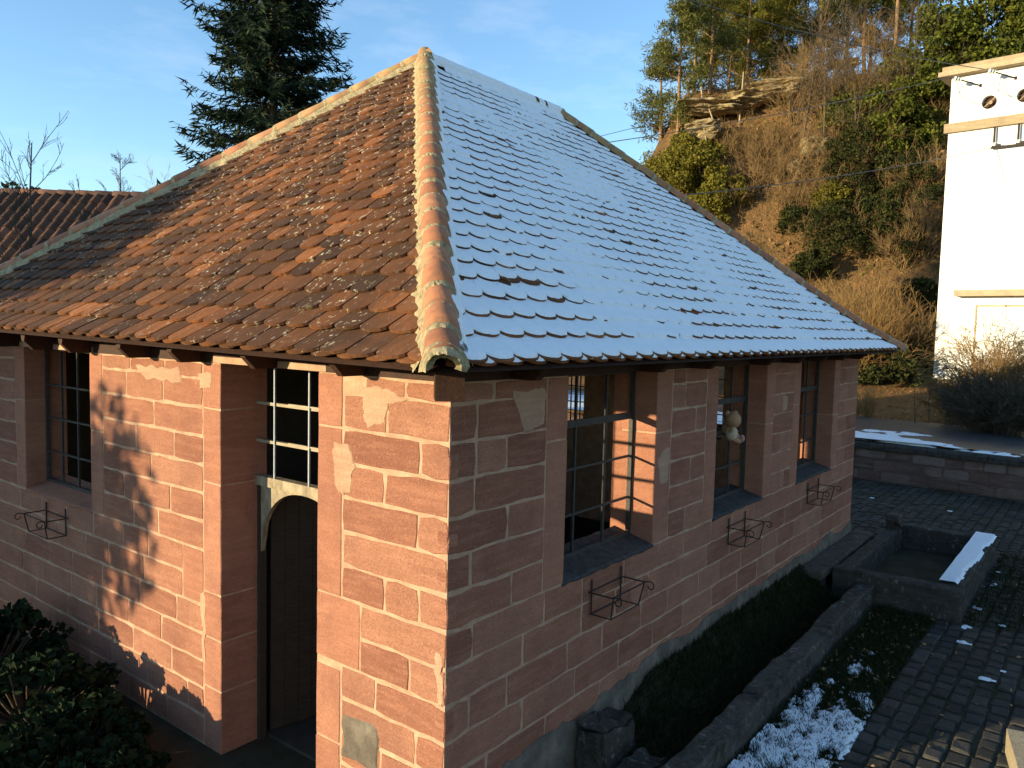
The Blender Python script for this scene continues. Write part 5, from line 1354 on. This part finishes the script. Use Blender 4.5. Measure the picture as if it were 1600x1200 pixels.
# ivy and evergreen masses
EG = 'evergreen bushes on the hillside'
for (px, py, d, rx, rz, mat, n, sz, label) in (
    (1470, 78, 46, 3.0, 3.0, 'ivy', 15000, 0.26, 'large sunlit ivy mass behind the left end of the tower cornice'),
    (1560, 40, 47, 3.2, 3.2, 'ivy', 15000, 0.26, 'sunlit ivy mass above the tower cornice'),
    (1405, 165, 44, 2.2, 2.4, 'ivy', 9000, 0.24, 'olive ivy bush with dark hollows left of the tower top'),
    (1345, 245, 42, 2.3, 1.9, 'holly', 11000, 0.16, 'dark evergreen bush under the level wire'),
    (1420, 275, 41, 2.1, 2.0, 'holly', 10000, 0.16, 'dark evergreen bush where the lower wire meets the tower'),
    (1310, 345, 39, 2.1, 1.5, 'holly', 9000, 0.15, 'dark evergreen bush over the golden dry thicket'),
    (1395, 350, 38.5, 1.8, 1.5, 'holly', 8000, 0.15, 'dark evergreen bush beside the tower at mid height'),
    (1435, 465, 34, 1.3, 1.5, 'holly', 5000, 0.18, 'dark laurel bush close to the left foot of the tower'),
    (1385, 560, 33, 1.7, 0.9, 'holly', 4500, 0.17, 'low dark bush at the eave end of the snowy roof'),
    (1420, 560, 33.5, 1.2, 1.0, 'holly', 4500, 0.17, 'low dark bush in front of the grey cabinet'),
    (1022, 262, 47, 1.5, 1.4, 'olive', 6000, 0.18, 'yellow green bush at the very left edge of the hill'),
    (1075, 215, 49, 1.3, 1.1, 'olive', 5000, 0.18, 'small yellow green bush left of the ledge'),
    (1330, 165, 47, 1.7, 1.4, 'ivy', 6000, 0.20, 'olive green bush in the middle of the bare brush'),
    (1385, 215, 45, 1.8, 1.6, 'ivy', 7000, 0.20, 'olive green bush above the level wire'),
    (1435, 150, 45, 1.6, 1.5, 'ivy', 6000, 0.20, 'olive green bush touching the tower cornice'),
    (1300, 300, 42, 1.4, 1.0, 'olive', 5000, 0.18, 'olive bush on the right of the red bank'),
    (1250, 330, 41, 1.3, 0.9, 'holly', 5000, 0.16, 'dark bush in the shaded hollow over the thicket'),
    (1365, 310, 41, 1.5, 1.2, 'holly', 6000, 0.16, 'dark bush between the two wires and the tower'),
    (1270, 400, 37, 1.3, 0.9, 'holly', 5000, 0.16, 'dark bush behind the golden thicket'),
    (1050, 275, 44, 1.8, 1.7, 'olive', 8000, 0.20, 'yellow green bush at the foot of the slender pine'),
    (1092, 245, 46, 2.0, 1.6, 'olive', 9000, 0.20, 'yellow green bush under the jutting ledge'),
    (1130, 285, 43, 1.7, 1.3, 'olive', 7000, 0.19, 'yellow green bush at the edge of the red bank'),
    (1100, 315, 42, 1.6, 1.1, 'olive', 6000, 0.19, 'lowest yellow green bush, just above the roof hip')):
    d *= K; rx *= K; rz *= K; sz *= 1.05
    p = at(px, py, d); gz = float(terrain(p[0], p[1])); b = np.array((p[0], p[1], max(gz-0.2, p[2]-rz*1.1)))
    if p[2]-rz*1.1 > gz+0.5:                # carried higher than the slope: slide it back until it grows from the ground
        for dd in np.arange(d, d+16, 0.5):
            q = at(px, py, dd); gz = float(terrain(q[0], q[1]))
            if q[2]-rz*1.1 <= gz+0.3: break
        b = np.array((q[0], q[1], min(gz-0.2, q[2]-rz*1.0)))
    bush('evergreen_bush', b, rx, rx*0.9, rz, label, EG, mat, n, sz)
# bare brush over the slope
BG = 'bare shrubs on the hillside'
places = [(1240, 345, 2.4, 'bare shrub in front of the dark evergreen over the thicket'), (1290, 320, 2.8, 'bare shrub entangled with the dark evergreen over the thicket'), (1350, 380, 2.6, 'bare shrub between two dark evergreens'), (1330, 290, 3.0, 'bare shrub in front of the evergreen under the level wire'), (1380, 265, 3.0, 'bare shrub right of the evergreen under the level wire'),
          (1410, 330, 2.8, 'bare shrub before the evergreen near the lower wire'), (1440, 360, 2.8, 'bare shrub hugging the tower edge'), (1180, 275, 2.4, 'bare shrub over the red bank'), (1225, 300, 2.6, 'bare shrub at the right of the red bank'), (1310, 245, 3.4, 'bare shrub right of the pale boulder'), (1360, 205, 4.0, 'bare shrub in the dark hollow of the slope'), (1400, 110, 4.0, 'bare shrub touching the sunlit ivy'), (1260, 130, 3.0, 'bare shrub on the brow between ledge and pines'), (1140, 250, 2.0, 'thin bare shrub right of the yellow green bushes'),
          (1175, 300, 3.0, 'bare brown shrub at the top of the shaded hollow'), (1215, 330, 2.6, 'bare shrub in the middle of the shaded hollow'), (1240, 195, 3.6, 'bare shrub spreading right of the sandstone ledges'), (1290, 175, 4.6, 'many stemmed bare shrub in front of the high ledge'),
          (1255, 280, 3.2, 'bare shrub beneath the pale sandstone face'), (1330, 190, 4.6, 'tall bare shrub left of the olive ivy'), (1370, 120, 4.6, 'bare shrub below the sky gap'), (1300, 100, 4.4, 'bare shrub under the orange trunks'),
          (1445, 215, 3.6, 'bare shrub touching the left edge of the tower top'), (1455, 320, 3.6, 'tan bare shrub beside the middle of the tower'), (1445, 400, 3.2, 'tan bare shrub beside the lower half of the tower'), (1200, 250, 2.4, 'thin bare shrub on the red bank'),
          (1165, 235, 2.2, 'thin bare shrub below the hollow rock'), (1410, 420, 3.0, 'tan bare shrub above the dark laurel'), (1150, 330, 2.0, 'low bare shrub just above the roof hip'), (1275, 395, 2.4, 'bare shrub behind the left end of the golden thicket'), (1540, 110, 4.0, 'bare shrub behind the tower cornice'), (1220, 110, 3.0, 'bare brown shrub on top of the ledges'), (1420, 60, 5.0, 'bare shrub between the pines and the sunlit ivy')]
for (px, py, h, label) in places:
    b, d = on_hill(px, py); h *= K; twig_shrub('bare_shrub', b, h, h*0.75, label, BG, 27, 'twig', 0.010, (7, 5), 0.2, 0.0, 'shrub', None, 0.028)
# crooked bare trees on the slope
for (px, py, h, label) in ((1285, 262, 8.5, 'dark crooked bare tree in front of the sandstone face'), (1345, 300, 8.0, 'dark bare tree rising through the evergreens'), (1250, 250, 6.5, 'thin bare tree on the red bank'), (1425, 240, 9.0, 'bare tree beside the tower top')):
    b, d = on_hill(px, py); bare_tree('bare_tree', b, h, label, 'bare trees on the slope', 0.11, (16, 6, 5), (0.85, 0.8, 0.7), (0.55, 0.5, 0.45), 'bark', 0.014, (rnd.uniform(-1.2, 1.2), rnd.uniform(-1.2, 1.2)), 0.25, 'tree', 0.25, False)
# pale snapped stems leaning on the slope
for (a_, b_, label) in (((1162, 112), (1155, 195), 'pale upright dead stem standing before the ledge'), ((1108, 170), (1130, 225), 'pale leaning stem under the jutting ledge'), ((1100, 200), (1112, 262), 'pale thin stem among the yellow green bushes'), ((1092, 95), (1098, 155), 'pale double stem at the foot of the second pine')):
    q, d = hit(*b_); top = at(a_[0], a_[1], d-0.3); mb = MB(); q = q-np.array((0, 0, .2)); mb.tube([q, (q+top)/2+np.array((0.1, 0.05, 0)), top], [0.07, 0.06, 0.045], 6)
    tag(mb.build('dead_stem', M['paletwig']), label, 'dead stem', 'pale dead stems on the slope')
# golden thicket, weeping shrub by the tower and its dark neighbour
b = at_ground(1335, 33.5); twig_shrub('dry_thicket', b, 4.3, 2.9, 'golden dry thicket with upright shoots beyond the far roof corner', None, 190, 'straw', 0.012, (7, 4), 0.35, 0.0, 'shrub', None, 0.022)
b = at_ground(1290, 34.5); twig_shrub('dry_thicket', b, 3.6, 2.2, 'lower left part of the dry thicket by the far hip', None, 120, 'straw', 0.012, (6, 4), 0.3, 0.0, 'shrub', None, 0.022)
b = at_ground(1400, 33.5); twig_shrub('dry_thicket', b, 3.4, 2.0, 'rusty dry thicket between the golden one and the tower', None, 110, 'twig', 0.012, (6, 5), 0.2, 0.1, 'shrub', None, 0.022)
for (px, d, h, sp_, label) in ((1565, 27.0, 3.3, 2.1, 'weeping golden brown shrub in front of the tower door'), (1500, 27.5, 1.6, 1.2, 'small twiggy shrub at the left of the weeping one')):
    b = at_ground(px, d); twig_shrub('weeping_shrub', b, h, sp_, label, None, 120 if h > 2 else 50, 'straw', 0.009, (8, 6), -0.15, 0.5, 'shrub', None, 0.018)
for (px, d, label) in ((1545, 25.6, 'dense dark shrub beside the road at the right edge'), (1590, 25.2, 'dense dark shrub cut by the right edge of the picture')):
    b = at_ground(px, d); twig_shrub('dark_shrub', b, 1.9, 1.5, label, None, 90, 'bark', 0.011, (8, 6), 0.1, 0.1, 'shrub', None, 0.016)
for (px, d, h, label) in ((1440, 26.5, 1.3, 'thin young sapling on the verge, left one'), (1462, 27.0, 1.9, 'thin young sapling on the verge, taller right one')):
    b = at_ground(px, d); bare_tree('sapling', b, h, label, None, 0.022, (9, 3, 0), (0.5, 0.5, 0), (0.25, 0.4, 0), 'bark', 0.006, (0.1, 0.1), 0.15, 'sapling')
for (px, d, h, label) in ((1362, 27.5, 1.3, 'dry grass tuft with pale heads at the house corner'), (1350, 28.5, 1.0, 'smaller dry tuft behind the house corner')):
    b = at_ground(px, d); twig_shrub('dry_tuft', b, h, 0.45, label, None, 50, 'straw', 0.007, (5, 0), 0.4, 0.0, 'plant', None, 0.009)
# undergrowth that nobody could count, over the whole slope
def scatter(name, n, size, mat, aspect, u0, u1, v0, v1, hmax, thr, sc, seed, flat_=0.3):
    out = []
    w = rng.uniform(u0, u1, n); y = rng.uniform(v0, v1, n); x = WX(y)+w
    k = np.array([n3(a*sc, b*sc, seed) for a, b in zip(x, y)]) > thr; x, y = x[k], y[k]
    z = terrain(x, y)+np.array([0.55*n3(a*.33, b*.33, 3)+0.35*n3(a*.9, b*.9, 8) for a, b in zip(x, y)])*np.clip((x-WX(y)-13.5)/11, 0, 1)
    P = np.stack([x, y, z+0.02+hmax*rng.uniform(0, 1, len(x))**2], 1); leaves(name, P, size, mat, aspect, flat_, None, None, 'stuff')
scatter('undergrowth', 26000, 0.26, 'deadleaf', 0.5, 13.5, 50, -18, 27, 0.5, 0.05, 0.5, 11)
scatter('undergrowth', 14000, 0.24, 'olive', 0.5, 15.7, 50, -18, 27, 0.7, 0.12, 0.4, 23)
scatter('undergrowth', 9000, 0.22, 'holly', 0.5, 15.7, 50, -18, 27, 0.6, 0.2, 0.45, 37)
scatter('fallen_leaves', 6000, 0.10, 'deadleaf', 0.6, 6.4, 15.7, -7, 7, 0.03, -0.1, 1.5, 41, 0.9)
NB = 2800; w = rng.uniform(14.6, 48, NB); y = rng.uniform(-17, 25, NB); x = WX(y)+w; z = terrain(x, y)-0.1; m_ = 4; q = np.linspace(0, 1, m_)
h_ = rng.uniform(0.5, 1.8, NB); a = rng.uniform(0, 6.28, NB); le = rng.uniform(0.1, 0.8, NB)*h_
B = np.stack([x[:, None]+np.cos(a)[:, None]*le[:, None]*q**1.4, y[:, None]+np.sin(a)[:, None]*le[:, None]*q**1.4, z[:, None]+h_[:, None]*q], 2)
P2, R2 = grow(B, np.full((NB, 4), 0.011), 3, 0.2, 0.9, lambda t: 0.5+0*t, 0.6, 3, 0.2, 0.1, 0.8, 0.007)
obj('brushwood', *merge([stems_mesh(B, np.linspace(0.014, 0.008, 4)[None].repeat(NB, 0)), stems_mesh(P2, R2)]), M['twig'], kind='stuff')

# ------------------------------------------------------------------ left side: neighbour roof, trees
nh = thing('neighbour_house', 'neighbouring house with an old dark pantile roof behind the left hip', 'house', (0, 0, 0))
ra = at(100, 301, 20.0); rd = np.array((0.615, -0.788, 0)); dn = np.array((-0.788, -0.615, 0))
PIT = R(40); sl_ = dn*math.cos(PIT)+np.array((0, 0, -math.sin(PIT))); nr = dn*math.sin(PIT)+np.array((0, 0, math.cos(PIT)))
RLn, RSl = 9.0, 5.2
def nrp(a, s, n=0): return ra+rd*a+sl_*s+nr*n
rfm = MB(); bk = -dn*math.cos(PIT)+np.array((0, 0, -math.sin(PIT)))
a0, a1 = -6.5, 3.0
rfm.add([nrp(a0, 0), nrp(a1, 0), nrp(a1, RSl), nrp(a0, RSl), ra+rd*a0+bk*RSl, ra+rd*a1+bk*RSl], [(0, 3, 2, 1), (0, 1, 5, 4)]); nroof = rfm.build('roof', M['pantile'], nh)
base_c = (nrp(a0, RSl-.5)+nrp(a1, RSl-.5))/2
mb = MB(); e1 = nrp(a0+.3, RSl-.6); e2 = nrp(a1-.3, RSl-.6); b1 = ra+rd*(a0+.3)+bk*(RSl-.6); b2 = ra+rd*(a1-.3)+bk*(RSl-.6)
top = e1[2]+0.1
mb.add([(e1[0], e1[1], 0), (e2[0], e2[1], 0), (b2[0], b2[1], 0), (b1[0], b1[1], 0), (e1[0], e1[1], top), (e2[0], e2[1], top), (b2[0], b2[1], top), (b1[0], b1[1], top)], [(0, 1, 5, 4), (1, 2, 6, 5), (2, 3, 7, 6), (3, 0, 4, 7)]); mb.build('wall', M['white'], nh)
mb = MB()
for aa in (a0+.3, a1-.3): mb.add([nrp(aa, RSl-.6), ra+rd*aa+bk*(RSl-.6), ra+rd*aa-np.array((0, 0, .05))], [(0, 1, 2)])
mb.build('gable', M['white'], nh)
# pantiles: S-profile, each course lapping the one below
def pantile():
    k = 7; V = []; F = []
    for s, n in ((0.0, 0.045), (0.40, 0.012)):
        for i in range(k): x = -0.12+0.24*i/(k-1); V.append((x, s, n+0.040*math.sin(math.pi*2*(i/(k-1))-0.6)))
    for s, n in ((0.0, 0.028),):
        for i in range(k): x = -0.12+0.24*i/(k-1); V.append((x, s, n+0.040*math.sin(math.pi*2*(i/(k-1))-0.6)))
    for i in range(k-1): F += [(i, i+1, k+i+1, k+i), (2*k+i, 2*k+i+1, i+1, i)]
    return V, F
Vp, Fp = pantile(); pm = mesh_from('roof_tile', Vp, Fp, M['pantile'], True); cnt = []
for r in range(15):
    for c in range(int((a1-a0)/0.225)):
        a = a0+0.12+c*0.225; s = RSl-0.34*(r+1)
        if s < -0.05: continue
        cnt.append((a, s))
visible = [t for t in cnt if inview(nrp(*t), 10) and nrp(*t)[2] > 3.6]
visible.sort(key=lambda t: float(np.linalg.norm(nrp(*t)-CAM))); vis = set(visible[:290]); prest = MB()
for (a, s) in cnt:
    s2 = s+rnd.uniform(-.01, .01); p = nrp(a, s2+0.34, 0.01); m = Matrix(((rd[0], -sl_[0], nr[0], p[0]), (rd[1], -sl_[1], nr[1], p[1]), (rd[2], -sl_[2], nr[2], p[2]), (0, 0, 0, 1)))
    if (a, s) in vis: o = link('roof_tile', pm, nroof); o.matrix_world = m
    else: prest.add([m @ Vector(v) for v in Vp], Fp)
if prest.V: prest.build('tile_field', M['pantile'], nroof, 'stuff')
ht2_mesh = mesh_from('ridge_tile', *halfround(HT_L, 0.12, 0.10), M['pantile'], True)
for c in range(int((a1-a0)/0.40)):
    o = link('ridge_tile', ht2_mesh, nroof); p = nrp(a0+c*0.40, 0.0, 0); p[2] -= 0.05
    o.matrix_world = Matrix(((rd[0], -rd[1], 0, p[0]), (rd[1], rd[0], 0, p[1]), (0, 0, 1, p[2]), (0, 0, 0, 1)))
YG = 'young bare trees beyond the wash house'
b = at_ground(34, 16.0); b[2] = GD
bare_tree('bare_tree', b, (16*((478-150)/FPX)+CAM[2]-GL)*0.86, 'slender bare young tree against the sky at the left edge', YG, 0.055, (20, 6, 2), (0.95, 0.5, 0.5), (0.42, 0.35, 0.4), 'bark', 0.0055, (0.15, -0.1), 0.52, 'tree', 0.35)
b = at_ground(92, 16.5); b[2] = GD
bare_tree('bare_tree', b, (16.5*((478-225)/FPX)+CAM[2]-GL)*0.86, 'shorter bare young tree in front of the pantile roof', YG, 0.04, (14, 5, 2), (0.85, 0.5, 0.5), (0.38, 0.35, 0.4), 'bark', 0.005, (0.35, -0.3), 0.55, 'tree', 0.35)
b = at_ground(190, 62); b[2] = GD
bare_tree('bare_tree', b, 62*((478-248)/FPX)+CAM[2], 'distant fine branched tree standing above the pantile ridge', 'far trees on the left', 0.16, (46, 9, 5), (0.9, 0.6, 0.6), (0.26, 0.5, 0.45), 'bark', 0.013, (0, 0), 0.35, 'tree', 0.2)
for (px, h_px, label) in ((236, 262, 'pinkish distant bare tree, left of the pair by the hip'), (268, 256, 'pinkish distant bare tree close to the big spruce')):
    b = at_ground(px, 75); b[2] = GD
    bare_tree('bare_tree', b, (75*((476-h_px)/FPX)+CAM[2])*0.72, label, 'far trees on the left', 0.18, (40, 10, 5), (0.55, 0.5, 0.5), (0.36, 0.5, 0.45), 'paletwig', 0.014, (0, 0), 0.30, 'tree', 0.3, False)
b = at_ground(42, 46); b[2] = GD; bush('far_evergreen', b, 2.6, 2.6, 5.5, 'distant dark evergreen behind the pantile ridge at the left edge', None, 'spruce', 5000, 0.35, 0.5, 10, 'tree')
b = at_ground(-15, 44); b[2] = GD; bush('far_evergreen', b, 2.4, 2.4, 5.2, 'distant evergreen cut by the left edge of the picture', None, 'spruce', 4000, 0.35, 0.5, 10, 'tree')
b = at_ground(425, 31); b[2] = GD
spruce('spruce_tree', b, 28.5, 4.2, 'tall dark spruce rising behind the left hip of the roof', None, 0.10, 108, 10, 76, 'spruce', 0.40, 0.46, 0.70, 0.26)

# trees and bushes beyond the left edge whose shade falls on the door wall and roof
def shade_tree(s_, t_, X0, rx, rz, label, n, size=0.2):
    """crown centred by where its shadow falls: s = Y+0.565 X, t = z+0.15 X"""
    Y0 = s_-0.565*X0; z = t_-0.15*X0
    o = thing('broadleaf_evergreen', label, 'tree', (X0, Y0, 0), 'evergreen trees beyond the left edge')
    P, Rr = trunk_line(np.zeros(3), z, (0, 0), 0.2, 8, 0.02, 0.5); obj('trunk', *stems_mesh(P, Rr, 7), M['bark'], o, None, True)
    k = 60; c = unit(rng.normal(size=(k, 3)))*(rng.uniform(0, 1, k)**0.4)[:, None]*[rx, rx, rz]*0.82+[0, 0, z]; ci = rng.integers(0, k, n)
    pos = c[ci]+unit(rng.normal(size=(n, 3)))*(rng.uniform(0, 1, n)**0.5)[:, None]*min(rx, rz)*0.32; pos[:, 2] = np.maximum(pos[:, 2], 0.05)
    leaves('crown', pos, size, 'holly', 0.6, 0.0, o)
shade_tree(8.2, 0.9, -11, 3.8, 3.0, 'wide dark evergreen beyond the left edge of the picture', 26000, 0.27)
shade_tree(9.9, 4.35, -14, 3.35, 2.5, 'round topped evergreen beyond the left edge of the picture', 26000, 0.28)

shade_tree(7.7, 1.5, -5.6, 1.75, 2.0, 'low unseen evergreen nearest the house, added to block sky light', 20000, 0.2)  # added to cut sky light on the shaded door wall
shade_tree(11.0, 8.0, -15, 2.6, 4.2, 'tallest unseen evergreen beyond the left edge, added to block sky light', 24000, 0.32)  # added to screen the bright sky on the sun side

# lobed-leaf bushes against the foot of the door wall
YB = 'leafy bushes at the foot of the door wall'
for (x, y, rx, rz, n, label) in ((-1.0, 3.15, 0.50, 0.22, 2000, 'leafy dark bush nearest the arched door'), (-0.95, 3.95, 0.66, 0.28, 3000, 'leafy dark bush second from the arched door'), (-0.95, 4.9, 0.8, 0.38, 3200, 'leafy dark bush under the window, in full shade'), (-0.95, 6.1, 0.9, 0.46, 3200, 'leafy dark bush at the far left bottom'), (-1.6, 3.7, 0.62, 0.30, 2600, 'leafy dark bush in front of the second one from the door')):
    bush('leafy_bush', (x, y, GD), rx, rx*1.05, rz, label, YB, 'yardbush', n, 0.10, 0.85, 16, 'bush', 4)
litter('fallen_leaves', [(1.4, 8.2, -1.9, -1.12, .6), (2.5, 14, -5, -1.9, .3)], 700, 0.055, 'deadleaf', GL+0.035)
# invented pillar standing for the unidentified tan object in the lower right corner
gp = thing('pillar_stand_in', 'pillar cap standing for an unidentified tan object cut off by the lower right corner', 'pillar', (0, 0, 0))
pc = at(1592, 1204, 3.4)
cz_ = pc[2]; ax = np.array((math.cos(R(12)), math.sin(R(12)), 0)); ay = np.array((-ax[1], ax[0], 0))
cc = pc+ax*0.22*0+np.array((0, 0, 0))-ay*0.27+ax*0.05
mb = MB(); mb.obox((cc[0], cc[1], cz_-0.05), ax*0.30, ay*0.27, (0, 0, 0.05)); mb.build('cap', M['sand'], gp)
mb = MB(); mb.obox((cc[0], cc[1], (cz_-0.1+GL)/2), ax*0.24, ay*0.22, (0, 0, (cz_-0.1-GL)/2)); mb.build('shaft', M['sand'], gp)
